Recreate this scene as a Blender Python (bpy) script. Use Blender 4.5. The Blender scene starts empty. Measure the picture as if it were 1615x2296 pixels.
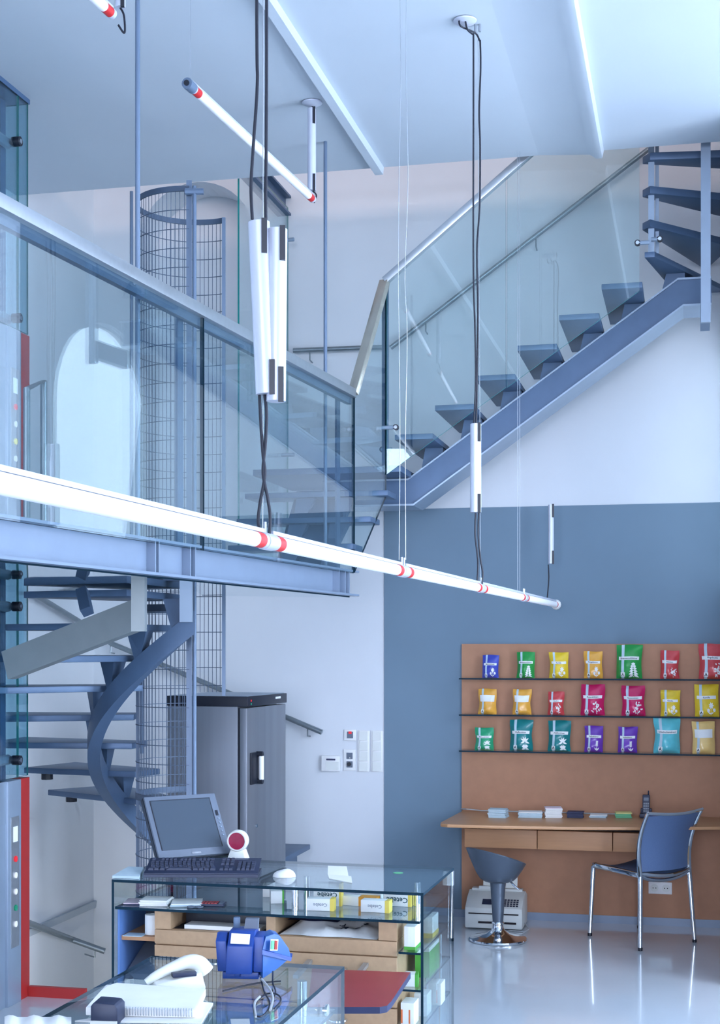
import bpy, bmesh, math, random
from mathutils import Vector, Matrix
R = math.radians
sc = bpy.context.scene
COL = sc.collection

# ------------------------------------------------------------------ camera
F, CX, HY, EYE = 3200.0, 807.5, 1445.0, 1.88       # focal length, centre and horizon in pixels of the 1615x2296 frame; eye height
cam = bpy.data.cameras.new('camera')
cam.sensor_fit = 'HORIZONTAL'; cam.sensor_width = 36.0
cam.lens = F / 1615.0 * 36.0
cam.shift_y = (HY - 1148.0) / 1615.0
cam.clip_start = 0.05; cam.clip_end = 200
camo = bpy.data.objects.new('camera', cam); COL.objects.link(camo)
camo.location = (0, 0, EYE); camo.rotation_euler = (R(90), 0, 0)
sc.camera = camo

# ------------------------------------------------------------------ frames of reference (metres)
A = R(13.0)                                       # the room is turned 13 degrees to the camera
P0 = Vector((1.491, 9.69, 0))                     # a point at the foot of the back wall
E1 = Vector((math.cos(A), -math.sin(A), 0)); E2 = Vector((math.sin(A), math.cos(A), 0))
def W(u, v, z=0.0):                               # room coordinates: u along the back wall, v away from it (negative is into the room)
    p = P0 + E1 * u + E2 * v
    return Vector((p.x, p.y, z))
def ray(x, y): return Vector(((x - CX) / F, 1.0, -(y - HY) / F))
def pv(x, y, v):                                  # sight line met with the plane v = const
    d = ray(x, y); t = (v + E2.dot(P0)) / E2.dot(d)
    return Vector((0, 0, EYE)) + d * t
def uof(p): return E1.dot(Vector((p[0], p[1], 0)) - P0)
def vof(p): return E2.dot(Vector((p[0], p[1], 0)) - P0)
def at(x, y, Y): return Vector((0, 0, EYE)) + ray(x, y) * Y

# ------------------------------------------------------------------ world, light, exposure
world = bpy.data.worlds.new('daylight'); sc.world = world
world.use_nodes = True
bg = world.node_tree.nodes['Background']
bg.inputs[0].default_value = (0.66, 0.80, 1.0, 1); bg.inputs[1].default_value = 0.5
def area(name, loc, target, sx, sy, power, col):
    l = bpy.data.lights.new(name, 'AREA'); l.shape = 'RECTANGLE'; l.size = sx; l.size_y = sy
    l.energy = power; l.color = col
    o = bpy.data.objects.new(name, l); COL.objects.link(o); o.location = loc
    o.rotation_euler = (Vector(target) - Vector(loc)).to_track_quat('-Z', 'Y').to_euler()
    return o
DAY = (0.715, 0.79, 1.0)
area('daylight_front_fill', W(0.5, -23.0, 3.2), W(-0.8, 0.0, 1.9), 9.0, 6.0, 1650, DAY)  # added fill from behind the camera to light the back wall; source unseen
area('daylight_window_front', W(4.85, -9.2, 2.4), W(-1, -6.5, 1.4), 2.2, 3.8, 110, DAY)
area('daylight_window_far', W(1.2, -0.66, 3.2), W(-3, -0.66, 2.6), 1.32, 2.2, 19, DAY)
area('daylight_window_mid', W(4.85, -3.9, 2.4), W(-1.0, -1.8, 1.3), 2.2, 3.8, 400, DAY)
area('daylight_window_near', W(4.85, -6.7, 2.4), W(-1.5, -3.5, 1.3), 2.2, 3.8, 300, DAY)
area('upstairs_window', W(-0.6, -4.6, 5.62), W(-0.6, 0.0, 5.3), 4.2, 0.3, 60, (1.0, 0.80, 0.78))
area('basement_lamp', W(-2.75, -2.3, -0.7), W(-3.3, 0.0, -0.6), 0.5, 0.5, 7, (0.95, 0.97, 0.92))
sc.view_settings.view_transform = 'Standard'
sc.view_settings.look = 'None'
sc.view_settings.exposure = 0.24
sc.view_settings.gamma = 1.0
sc.view_settings.use_curve_mapping = False
sc.cycles.max_bounces = 6; sc.cycles.diffuse_bounces = 4; sc.cycles.glossy_bounces = 3; sc.cycles.transparent_max_bounces = 24
sc.cycles.caustics_reflective = False; sc.cycles.caustics_refractive = False
sc.cycles.use_adaptive_sampling = True; sc.cycles.adaptive_threshold = 0.12; sc.cycles.adaptive_min_samples = 12

# ------------------------------------------------------------------ materials
def lin(c): return tuple((x / 255.0 / 12.92) if x <= 10 else ((x / 255.0 + 0.055) / 1.055) ** 2.4 for x in c)
M = {}
def pm(name, rgb, rough=0.5, metal=0.0, var=0.05, scale=9.0, bump=0.0, coat=0.0, emit=0.0, aniso=None, spec=0.5):
    m = bpy.data.materials.new(name); m.use_nodes = True
    nt = m.node_tree; b = nt.nodes['Principled BSDF']
    c = lin(rgb)
    tc = nt.nodes.new('ShaderNodeTexCoord'); no = nt.nodes.new('ShaderNodeTexNoise')
    no.inputs['Scale'].default_value = scale; no.inputs['Detail'].default_value = 4
    if aniso:
        mp = nt.nodes.new('ShaderNodeMapping'); mp.inputs['Scale'].default_value = aniso
        nt.links.new(tc.outputs['Object'], mp.inputs[0]); nt.links.new(mp.outputs[0], no.inputs['Vector'])
    else:
        nt.links.new(tc.outputs['Object'], no.inputs['Vector'])
    ra = nt.nodes.new('ShaderNodeValToRGB')
    ra.color_ramp.elements[0].position = 0.3; ra.color_ramp.elements[1].position = 0.7
    ra.color_ramp.elements[0].color = tuple(x * (1 - var) for x in c) + (1,)
    ra.color_ramp.elements[1].color = tuple(min(1, x * (1 + var)) for x in c) + (1,)
    nt.links.new(no.outputs['Fac'], ra.inputs[0]); nt.links.new(ra.outputs[0], b.inputs['Base Color'])
    b.inputs['Roughness'].default_value = rough; b.inputs['Metallic'].default_value = metal
    b.inputs['Specular IOR Level'].default_value = spec
    if coat: b.inputs['Coat Weight'].default_value = coat; b.inputs['Coat Roughness'].default_value = 0.04
    if emit:
        b.inputs['Emission Color'].default_value = c + (1,); b.inputs['Emission Strength'].default_value = emit
    if bump:
        bp = nt.nodes.new('ShaderNodeBump'); bp.inputs['Strength'].default_value = bump; bp.inputs['Distance'].default_value = 0.002
        nt.links.new(no.outputs['Fac'], bp.inputs['Height']); nt.links.new(bp.outputs[0], b.inputs['Normal'])
    M[name] = m
    return m
def glass(name, tint, refl=0.06, rough=0.0, wave=0.0):
    m = bpy.data.materials.new(name); m.use_nodes = True
    nt = m.node_tree; nt.nodes.clear()
    out = nt.nodes.new('ShaderNodeOutputMaterial'); mix = nt.nodes.new('ShaderNodeMixShader')
    tr = nt.nodes.new('ShaderNodeBsdfTransparent'); gl = nt.nodes.new('ShaderNodeBsdfGlossy')
    tr.inputs[0].default_value = tuple(tint) + (1,); gl.inputs[0].default_value = (0.96, 0.99, 1, 1); gl.inputs['Roughness'].default_value = rough
    ge = nt.nodes.new('ShaderNodeNewGeometry'); dt = nt.nodes.new('ShaderNodeVectorMath'); dt.operation = 'DOT_PRODUCT'
    nt.links.new(ge.outputs['Normal'], dt.inputs[0]); nt.links.new(ge.outputs['Incoming'], dt.inputs[1])
    ab = nt.nodes.new('ShaderNodeMath'); ab.operation = 'ABSOLUTE'; nt.links.new(dt.outputs['Value'], ab.inputs[0])
    su = nt.nodes.new('ShaderNodeMath'); su.operation = 'SUBTRACT'; su.inputs[0].default_value = 1.0; nt.links.new(ab.outputs[0], su.inputs[1])
    po = nt.nodes.new('ShaderNodeMath'); po.operation = 'POWER'; po.inputs[1].default_value = 5.0; nt.links.new(su.outputs[0], po.inputs[0])
    ma = nt.nodes.new('ShaderNodeMath'); ma.operation = 'MULTIPLY_ADD'; ma.inputs[1].default_value = 1 - refl; ma.inputs[2].default_value = refl
    nt.links.new(po.outputs[0], ma.inputs[0]); nt.links.new(ma.outputs[0], mix.inputs[0])
    nt.links.new(tr.outputs[0], mix.inputs[1]); nt.links.new(gl.outputs[0], mix.inputs[2]); nt.links.new(mix.outputs[0], out.inputs[0])
    if wave:
        no = nt.nodes.new('ShaderNodeTexNoise'); no.inputs['Scale'].default_value = 3.0; bp_ = nt.nodes.new('ShaderNodeBump')
        bp_.inputs['Strength'].default_value = wave; bp_.inputs['Distance'].default_value = 0.03
        nt.links.new(no.outputs['Fac'], bp_.inputs['Height']); nt.links.new(bp_.outputs[0], gl.inputs['Normal'])
    M[name] = m
    return m

pm('trim_grey', (178, 186, 194), 0.8, var=0.02)
pm('olive_steel', (132, 140, 142), 0.42, metal=0.25, var=0.05)
pm('plaster', (222, 225, 230), 0.85, var=0.015, scale=3, bump=0.05)
pm('ceiling_paint', (206, 214, 222), 0.85, var=0.012, scale=2)
pm('blue_paint', (116, 138, 156), 0.8, var=0.03, scale=2.5, bump=0.04)
pm('floor_resin', (206, 214, 221), 0.14, var=0.035, scale=1.6, coat=0.5)
pm('red_paint', (174, 42, 40), 0.45, var=0.04)
pm('stair_steel', (80, 102, 130), 0.42, metal=0.25, var=0.04)
pm('beam_paint', (134, 149, 170), 0.4, metal=0.15, var=0.03)
pm('rod_steel', (110, 128, 152), 0.4, metal=0.2, var=0.03)
pm('rail_alu', (186, 192, 198), 0.3, metal=0.75, var=0.04, scale=30)
pm('rail_warm', (214, 208, 194), 0.25, metal=0.8, var=0.05, scale=20)
pm('handrail_steel', (136, 146, 152), 0.35, metal=0.6, var=0.05, scale=20)
pm('wire_steel', (78, 94, 116), 0.5, metal=0.1, var=0.03)
pm('lift_steel', (150, 166, 184), 0.38, metal=0.35, var=0.04, scale=6)
pm('lift_dark', (84, 112, 146), 0.4, metal=0.3, var=0.05)
pm('brushed', (142, 147, 156), 0.42, metal=0.65, var=0.07, scale=14, aniso=(1, 1, 0.05))
pm('chrome', (225, 228, 232), 0.07, metal=1.0, var=0.02)
pm('black_plastic', (28, 32, 44), 0.4, var=0.08)
pm('navy_plastic', (38, 46, 72), 0.45, var=0.06)
pm('grey_plastic', (104, 114, 130), 0.45, var=0.03)
pm('key_plastic', (52, 60, 84), 0.5, var=0.05)
pm('screen', (66, 78, 92), 0.22, var=0.03, scale=2)
pm('white_plastic', (236, 236, 236), 0.35, var=0.01)
pm('ivory_plastic', (226, 228, 224), 0.4, var=0.02)
pm('paper', (242, 242, 240), 0.8, var=0.02, scale=20)
pm('paper_blue', (196, 216, 226), 0.8, var=0.04, scale=20)
pm('paper_pink', (232, 214, 222), 0.8, var=0.05, scale=20)
pm('card_navy', (40, 48, 84), 0.6, var=0.08)
pm('paper_yellow', (236, 226, 150), 0.8, var=0.03)
pm('print_grey', (150, 156, 166), 0.8, var=0.2, scale=60)
pm('tube_white', (244, 246, 255), 0.35, var=0.01, emit=0.10)
pm('tube_red', (214, 44, 46), 0.4, var=0.06)
pm('ballast_white', (204, 208, 222), 0.3, metal=0.15, var=0.01)
pm('cable_black', (22, 26, 42), 0.5, var=0.05)
pm('cable_grey', (176, 180, 184), 0.5, var=0.04)
pm('fine_wire', (176, 182, 190), 0.35, metal=0.7, var=0.03)
pm('brown_board', (180, 129, 98), 0.62, var=0.05, scale=14, bump=0.04)
pm('desk_wood', (196, 146, 104), 0.36, var=0.05, scale=10, aniso=(0.6, 6, 6))
pm('drawer_wood', (188, 138, 98), 0.5, var=0.05, scale=10, aniso=(0.6, 6, 6))
pm('mdf', (184, 150, 116), 0.65, var=0.06, scale=40)
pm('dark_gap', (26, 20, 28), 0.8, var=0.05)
pm('blue_laminate', (100, 136, 196), 0.5, var=0.03)
pm('red_board', (158, 58, 62), 0.4, var=0.04)
pm('terminal_blue', (28, 66, 146), 0.38, var=0.04)
pm('terminal_light', (48, 96, 168), 0.35, var=0.04)
pm('glass_edge', (12, 44, 60), 0.5, var=0.1, scale=3, spec=0.15)
pm('glass_edge_teal', (40, 132, 128), 0.2, var=0.1, scale=3)
pm('mesh_fabric', (96, 118, 156), 0.6, var=0.05, scale=200)
pm('stool_silver', (96, 106, 120), 0.3, metal=0.55, var=0.03)
pm('fax_grey', (206, 208, 206), 0.45, var=0.02)
pm('scanner_red', (158, 44, 76), 0.15, var=0.15, scale=40)
pm('green_box', (84, 170, 64), 0.5, var=0.03)
pm('mint_box', (104, 190, 140), 0.5, var=0.03)
pm('orange_box', (236, 158, 48), 0.5, var=0.03)
pm('yellow_box', (240, 212, 96), 0.5, var=0.03)
pm('ink', (24, 34, 52), 0.6, var=0.05)
pm('ink_teal', (24, 74, 84), 0.6, var=0.05)
pm('ink_orange', (222, 116, 62), 0.6, var=0.05)
pm('lamp_red', (230, 40, 50), 0.3, emit=0.25)
pm('lamp_green', (30, 150, 110), 0.3)
pm('lamp_white', (240, 236, 232), 0.3, emit=0.15)
pm('lamp_yellow', (240, 225, 120), 0.3, emit=0.2)
glass('glass_bridge', (0.90, 0.965, 0.975), 0.12)
glass('glass_lift', (0.78, 0.90, 0.94), 0.07)
glass('glass_clear', (0.90, 0.965, 0.965), 0.07)
glass('glass_counter', (0.89, 0.955, 0.96), 0.10)
glass('glass_deck', (0.62, 0.72, 0.78), 0.45, 0.02, 0.25)

# ------------------------------------------------------------------ mesh builder
WM = {}
def uvec(v): return v.normalized() if v.length > 1e-9 else Vector((0, 0, 1))
class MB:
    def __init__(s): s.v = []; s.f = []; s.m = []
    def add(s, vs, fs, m=0):
        n = len(s.v); s.v += [Vector(p) for p in vs]
        for f in fs: s.f.append([n + i for i in f]); s.m.append(m)
        return s
    def hexa(s, p, m=0):                           # 4 bottom corners then 4 top corners
        return s.add(p, [(0, 3, 2, 1), (4, 5, 6, 7), (0, 1, 5, 4), (1, 2, 6, 5), (2, 3, 7, 6), (3, 0, 4, 7)], m)
    def box(s, x0, x1, y0, y1, z0, z1, m=0, T=None):
        p = [Vector(q) for q in ((x0, y0, z0), (x1, y0, z0), (x1, y1, z0), (x0, y1, z0), (x0, y0, z1), (x1, y0, z1), (x1, y1, z1), (x0, y1, z1))]
        if T: p = [T(q) for q in p]
        return s.hexa(p, m)
    def wbox(s, u0, u1, v0, v1, z0, z1, m=0):      # box in room coordinates
        return s.box(u0, u1, v0, v1, z0, z1, m, lambda q: W(q.x, q.y, q.z))
    def ext(s, poly, vec, m=0, me=None):           # polygon pushed along a vector; me = material of the rim
        poly = [Vector(p) for p in poly]; vec = Vector(vec); n = len(poly)
        k = len(s.v); s.v += poly + [p + vec for p in poly]
        s.f.append([k + i for i in range(n)][::-1]); s.m.append(m)
        s.f.append([k + n + i for i in range(n)]); s.m.append(m)
        for i in range(n):
            j = (i + 1) % n; s.f.append([k + i, k + j, k + n + j, k + n + i]); s.m.append(m if me is None else me)
        return s
    def bar(s, a, b, w, h, up=(0, 0, 1), m=0, off=0.0):   # rectangular bar a->b, w sideways, h along up
        a, b = Vector(a), Vector(b); d = uvec(b - a); up = Vector(up)
        side = uvec(d.cross(up)); up2 = uvec(side.cross(d))
        q = []
        for p in (a, b):
            for i, j in ((-1, -1), (1, -1), (1, 1), (-1, 1)): q.append(p + side * (i * w / 2) + up2 * (j * h / 2 + off))
        return s.add(q, [(0, 3, 2, 1), (4, 5, 6, 7), (0, 1, 5, 4), (1, 2, 6, 5), (2, 3, 7, 6), (3, 0, 4, 7)], m)
    def tube(s, pts, r, n=8, m=0, cap=True):
        pts = [Vector(p) for p in pts]; rr = r if isinstance(r, (list, tuple)) else [r] * len(pts)
        k0 = len(s.v); nrm = None
        for i, p in enumerate(pts):
            t = uvec(pts[min(i + 1, len(pts) - 1)] - pts[max(i - 1, 0)])
            if nrm is None:
                nrm = t.orthogonal().normalized()
            else:
                nrm = uvec(nrm - t * nrm.dot(t))
            bn = t.cross(nrm)
            for j in range(n):
                a = 2 * math.pi * j / n; s.v.append(p + (nrm * math.cos(a) + bn * math.sin(a)) * rr[i])
        for i in range(len(pts) - 1):
            for j in range(n):
                a, b = k0 + i * n + j, k0 + i * n + (j + 1) % n
                s.f.append([a, b, b + n, a + n]); s.m.append(m)
        if cap:
            s.f.append([k0 + j for j in range(n)][::-1]); s.m.append(m)
            e = k0 + (len(pts) - 1) * n; s.f.append([e + j for j in range(n)]); s.m.append(m)
        return s
    def lathe(s, prof, n=24, c=(0, 0, 0), m=0, T=None):
        k = len(s.v); c = Vector(c)
        for r, z in prof:
            for j in range(n):
                a = 2 * math.pi * j / n; p = Vector((r * math.cos(a), r * math.sin(a), z))
                s.v.append(c + (T(p) if T else p))
        for i in range(len(prof) - 1):
            for j in range(n):
                a, b = k + i * n + j, k + i * n + (j + 1) % n
                s.f.append([a, b, b + n, a + n]); s.m.append(m)
        s.f.append([k + j for j in range(n)][::-1]); s.m.append(m)
        e = k + (len(prof) - 1) * n; s.f.append([e + j for j in range(n)]); s.m.append(m)
        return s
    def grid(s, rows, m=0, closed=False):
        k = len(s.v); nr, nc = len(rows), len(rows[0])
        for r in rows: s.v += [Vector(p) for p in r]
        for i in range(nr - 1):
            for j in range(nc if closed else nc - 1):
                a, b = k + i * nc + j, k + i * nc + (j + 1) % nc
                s.f.append([a, b, b + nc, a + nc]); s.m.append(m)
        return s
    def mesh(s, name, mats, inv=None, bevel=0.0, sharp=35, recalc=True):
        me = bpy.data.meshes.new(name)
        vs = [inv @ p for p in s.v] if inv else s.v
        me.from_pydata([tuple(p) for p in vs], [], s.f)
        for mt in (mats if isinstance(mats, (list, tuple)) else [mats]): me.materials.append(M[mt] if isinstance(mt, str) else mt)
        me.polygons.foreach_set('material_index', s.m)
        bm = bmesh.new(); bm.from_mesh(me)
        if recalc: bmesh.ops.recalc_face_normals(bm, faces=bm.faces)
        if bevel:
            bmesh.ops.remove_doubles(bm, verts=bm.verts, dist=1e-6)
            ed = [e for e in bm.edges if len(e.link_faces) == 2 and e.calc_face_angle(0) > 0.5]
            bmesh.ops.bevel(bm, geom=ed, offset=bevel, segments=2, affect='EDGES', profile=0.6, clamp_overlap=True)
        bm.to_mesh(me); bm.free()
        me.polygons.foreach_set('use_smooth', [True] * len(me.polygons))
        me.set_sharp_from_angle(angle=R(sharp))
        me.update()
        return me
    def build(s, name, mats, parent=None, world=True, **kw):   # a part (or structure): vertices given in world space unless world=False
        wm = WM.get(parent) if parent else None
        me = s.mesh(name, mats, wm.inverted() if (wm and world) else None, **kw)
        o = bpy.data.objects.new(name, me); COL.objects.link(o)
        if parent: o.parent = parent
        WM[o] = wm or Matrix.Identity(4)
        return o
def tag(o, label=None, cat=None, group=None, kind=None):
    if label: o['label'] = label
    if cat: o['category'] = cat
    if group: o['group'] = group
    if kind: o['kind'] = kind
    return o
def thing(name, label, cat, loc, rz=0.0, group=None):
    o = bpy.data.objects.new(name, None); COL.objects.link(o); o.empty_display_size = 0.1
    o.location = loc; o.rotation_euler = (0, 0, rz)
    WM[o] = Matrix.Translation(Vector(loc)) @ Matrix.Rotation(rz, 4, 'Z')
    return tag(o, label, cat, group)
def solo(name, mb, mats, label, cat, group=None, kind=None, **kw):   # a thing that is one mesh; origin moved to its base
    xs = [p.x for p in mb.v]; ys = [p.y for p in mb.v]; zs = [p.z for p in mb.v]
    b = Vector(((min(xs) + max(xs)) / 2, (min(ys) + max(ys)) / 2, min(zs)))
    me = mb.mesh(name, mats, Matrix.Translation(-b), **kw)
    o = bpy.data.objects.new(name, me); COL.objects.link(o); o.location = b; WM[o] = Matrix.Translation(b)
    return tag(o, label, cat, group, kind)
def struct(name, mb, mats, parent=None, **kw):
    o = mb.build(name, mats, parent, **kw)
    if not parent: o['kind'] = 'structure'
    return o
def arc(c, r, a0, a1, n): return [(c[0] + r * math.cos(R(a0 + (a1 - a0) * i / n)), c[1] + r * math.sin(R(a0 + (a1 - a0) * i / n))) for i in range(n + 1)]
def holed(outer, holes, T, vec, m=0):              # plate with holes: 2D outlines placed by T, thickness vec
    bm = bmesh.new(); vec = Vector(vec)
    for lp in [outer] + holes:
        vs = [bm.verts.new(T(*p)) for p in lp]
        for i in range(len(vs)): bm.edges.new((vs[i], vs[(i + 1) % len(vs)]))
    bmesh.ops.triangle_fill(bm, use_beauty=True, edges=bm.edges[:])
    bm.verts.index_update()
    mb = MB(); vs = [v.co.copy() for v in bm.verts]; fs = [[v.index for v in f.verts] for f in bm.faces]; bm.free()
    mb.add(vs, fs, m); mb.add([v + vec for v in vs], fs, m)
    for lp in [outer] + holes:
        for i in range(len(lp)):
            a, b = T(*lp[i]), T(*lp[(i + 1) % len(lp)]); mb.add([a, b, b + vec, a + vec], [(0, 1, 2, 3)], m)
    return mb
_font = {}
def text2d(body, size, bold=0.0):                  # outline of a word as flat triangles, origin at its centre
    key = (body, bold)
    if key not in _font:
        cu = bpy.data.curves.new('lettering', 'FONT'); cu.body = body; cu.size = 1.0; cu.align_x = 'CENTER'; cu.align_y = 'CENTER'
        cu.resolution_u = 2; cu.offset = bold
        o = bpy.data.objects.new('lettering', cu); COL.objects.link(o)
        me = o.to_mesh(); _font[key] = ([(v.co.x, v.co.y) for v in me.vertices], [list(p.vertices) for p in me.polygons])
        o.to_mesh_clear(); bpy.data.objects.remove(o); bpy.data.curves.remove(cu)
    vs, fs = _font[key]
    return [(x * size, y * size) for x, y in vs], fs
def lettering(mb, body, size, T, bold=0.0, m=0):   # T maps 2D to 3D
    vs, fs = text2d(body, size, bold)
    if vs: mb.add([T(x, y) for x, y in vs], fs, m)
    return mb
def fit_lettering(mb, body, w, T, bold=0.0, m=0, hmax=1.0):
    vs, fs = text2d(body, 1.0, bold)
    if not vs: return mb
    k = min(w / (max(x for x, y in vs) - min(x for x, y in vs)), hmax)
    cy = (max(y for x, y in vs) + min(y for x, y in vs)) / 2
    mb.add([T(x * k, (y - cy) * k) for x, y in vs], fs, m)
    return mb
# ================================================================== THE SETTING
HU0, HU1, HV0 = -3.54, -2.42, -2.75               # stairwell opening in the floor
floor_mb = MB().ext([W(HU0, -13.5), W(4.7, -13.5), W(4.7, -1.6), W(1.1, -1.6), W(1.1, 0), W(HU1, 0), W(HU1, HV0), W(HU0, HV0)], (0, 0, -0.22))
struct('floor', floor_mb, 'floor_resin')
struct('floor_basement', MB().wbox(-3.6, -0.5, -4.5, 0.0, -2.6, -2.5), 'floor_resin')
ZC = 4.80                                          # ceiling height; the slab ends in front of the upper flight
SLV = -1.234
struct('ceiling', MB().ext([W(-3.54, -13.5, ZC), W(4.7, -13.5, ZC), W(4.7, -1.6, ZC), W(1.1, -1.6, ZC), W(1.1, SLV, ZC), W(-3.54, SLV, ZC)], (0, 0, 0.30)), 'ceiling_paint')
struct('ceiling_upstairs', MB().wbox(-3.6, 1.3, -5.0, 0.35, 7.3, 7.4), 'ceiling_paint')
m = MB().ext([W(-1.155, SLV, ZC), W(-1.095, SLV, ZC), W(-1.10, SLV, ZC - 0.045), W(-1.15, SLV, ZC - 0.045)], E2 * -11.5)
struct('trim_1', m, 'ceiling_paint')
m = MB().ext([W(0.235, SLV, ZC), W(-0.15, SLV, ZC), W(0.15, SLV, ZC - 0.018), W(0.19, SLV, ZC - 0.045), W(0.225, SLV, ZC - 0.045)], E2 * -11.5)
struct('trim_2', m, 'ceiling_paint')
# back wall with the arched doorway of the bridge level
AU, AR, ASZ = -2.745, 0.45, 4.77
hole = [(AU - AR, 2.33), (AU + AR, 2.33)] + arc((AU, ASZ), AR, 0, 180, 20)
back = holed([(-3.84, -2.6), (1.3, -2.6), (1.3, 7.4), (-3.84, 7.4)], [hole], lambda u, z: W(u, 0, z), E2 * 0.35)
struct('wall_back', back, 'plaster')
struct('wall_niche', MB().wbox(AU - 0.7, AU + 0.7, 0.352, 0.40, 2.1, 5.5), 'plaster')
struct('wall_blue', MB().wbox(-1.356, 1.0, -0.006, 0.0, 0.0, 2.824), 'blue_paint')
struct('wall_left', MB().wbox(-3.84, -3.54, -13.5, 0.0, -2.6, 7.4), 'plaster')
struct('wall_pit_near', MB().wbox(HU0, HU1, HV0 - 0.1, HV0, -2.5, -0.22), 'plaster')
struct('wall_pit_side', MB().wbox(HU1, HU1 + 0.1, HV0, -0.9, -2.5, -0.22), 'plaster')
struct('trim_3', MB().ext([W(-3.54, -2.7, 0.0), W(-3.515, -2.7, 0.0), W(-3.52, -2.7, -0.05), W(-3.54, -2.7, -0.05)], E2 * 2.7), 'trim_grey')
# right wall with tall arched windows (outside the frame; they light the room and show in the glass)
def arched(vc, sill, sp, r): return [(vc - r, sill), (vc + r, sill)] + arc((vc, sp), r, 0, 180, 20)
def window(i, T, vec, spec):
    vc, sill, sp, r = spec
    wo = struct('window_%d' % i, holed(arched(*spec), [arched(vc, sill + .025, sp, r - .025)[0:0] + [(vc - r + .025, sill + .025), (vc + r - .025, sill + .025)] + arc((vc, sp), r - .025, 0, 180, 20)], T, vec), 'white_plastic')
    MB().ext([T(v, z) + vec * .3 for v, z in [(vc - r + .025, sill + .025), (vc + r - .025, sill + .025)] + arc((vc, sp), r - .025, 0, 180, 20)], vec * .25).build('pane', 'glass_clear', wo)
W1 = (-0.66, 2.25, 3.52, 0.635)
struct('wall_right', holed([(-1.7, 0.0), (0.0, 0.0), (0.0, 7.4), (-1.7, 7.4)], [arched(*W1)], lambda v, z: W(1.0, v, z), E1 * 0.10), 'plaster')
window(1, lambda v, z: W(1.04, v, z), E1 * .04, W1)
struct('wall_return', MB().wbox(1.1, 4.7, -1.7, -1.6, 0.0, ZC), 'plaster')
SW = [(-3.9, .35, 3.0, 1.05), (-6.7, .35, 3.0, 1.05), (-9.4, .35, 3.0, 1.05)]
struct('wall_side', holed([(-13.5, 0.0), (-1.7, 0.0), (-1.7, ZC), (-13.5, ZC)], [arched(*w) for w in SW], lambda v, z: W(4.6, v, z), E1 * 0.10), 'plaster')
for i, w in enumerate(SW): window(i + 2, lambda v, z: W(4.64, v, z), E1 * .04, w)
# baseboards and red kerb of the stair opening
struct('baseboard_back', MB().wbox(-1.356, 0.995, -0.024, -0.006, 0.0, 0.052), 'beam_paint')
m = MB().wbox(-2.715, HU1 + 0.03, HV0 - 0.0, HV0 + 0.03, 0.0, 0.055); 
struct('baseboard_stairwell', m, 'red_paint')
# ================================================================== BRIDGE
BD = Vector((0.3055, 0.9522, 0)); BN = Vector((0.9522, -0.3055, 0)); B0 = Vector((-1.236, 4.9, 0))
def bp(x, y, off=0.0):                             # sight line met with the upright plane of the bridge's glass
    d = ray(x, y); t = (BN.dot(B0) + off) / BN.dot(d)
    return Vector((0, 0, EYE)) + d * t
def bs(p): return (Vector((p[0], p[1], 0)) - B0).dot(BD)
def BP(s, off, z): p = B0 + BD * s + BN * off; return Vector((p.x, p.y, z))
ZB0, ZB1, ZRAIL = 2.172, 2.326, 3.412
SEND = bs(bp(783, 1280)); SEB = bs(bp(797, 1300)); SNEAR = -2.4; SJ = bs(bp(443, 900))
bridge = thing('glass_bridge', 'steel and glass footbridge crossing the room at upper level on the left', 'bridge', BP(1.0, 0, ZB0))
b = MB()
b.bar(BP(SNEAR, -.02, ZB1 - .006), BP(SEB, -.02, ZB1 - .006), 0.09, 0.012)
b.bar(BP(SNEAR, -.02, ZB0 + .006), BP(SEB, -.02, ZB0 + .006), 0.09, 0.012)
b.bar(BP(SNEAR, -.02, (ZB0 + ZB1) / 2), BP(SEB - .06, -.02, (ZB0 + ZB1) / 2), 0.01, ZB1 - ZB0)
eb = b.build('edge_beam', 'beam_paint', bridge); eb['label'] = 'pale steel edge beam of the bridge'
for x in (337, 345, 416, 427, 752, 766, 775):
    s = bs(bp(x, 1250))
    MB().bar(BP(s, .003, ZB0 + .01), BP(s, .003, ZB1 - .01), 0.008, 0.045, up=BN).build('stiffener', 'beam_paint', eb)
dz0, dz1 = 2.165, 2.19
deck = [BP(SNEAR, -.03, dz0), BP(SEB - .02, -.03, dz0), at(455, 1340, 8.35), at(440, 1340, 7.66), at(300, 1335, 7.66), at(296, 1335, 7.75), at(-80, 1335, 7.75)]
deck = [Vector((p.x, p.y, dz0)) for p in deck]; deck.append(Vector((deck[-1].x - .9, BP(SNEAR, 0, 0).y, dz0)))
MB().ext(deck, (0, 0, dz1 - dz0), 0, 1).build('deck_plate', ['glass_deck', 'glass_edge'], bridge)
gp = [(SNEAR, SJ - .006), (SJ + .006, SEND)]
for s0, s1 in gp:
    MB().ext([BP(s0, .03, ZB1 - .02), BP(s1, .03, ZB1 - .02), BP(s1, .03, ZRAIL - .04), BP(s0, .03, ZRAIL - .04)], BN * -0.014, 0, 1).build('glass_panel', ['glass_bridge', 'glass_edge'], bridge)
MB().bar(BP(SNEAR, .02, ZRAIL - .03), BP(SEND, .02, ZRAIL - .03), 0.055, 0.052).build('handrail', 'rail_alu', bridge, bevel=.004)
MB().bar(BP(SNEAR, .0, ZRAIL - .075), BP(SEND, .0, ZRAIL - .075), 0.03, 0.04).build('rail_channel', 'stair_steel', bridge)
for x in (416, 768):
    s = bs(bp(x, 900)); MB().bar(BP(s, -.03, ZB1), BP(s, -.03, ZRAIL - .06), 0.06, 0.012, up=BN).build('post', 'stair_steel', bridge)
for x, off in ((333, -.05), (748, -.05)):
    s = bs(bp(x, 700)); p = BP(s, off, 0)
    MB().tube([(p.x, p.y, ZB1), (p.x, p.y, ZC)], 0.0105, 10).build('hanger_rod', 'rod_steel', bridge)
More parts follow.
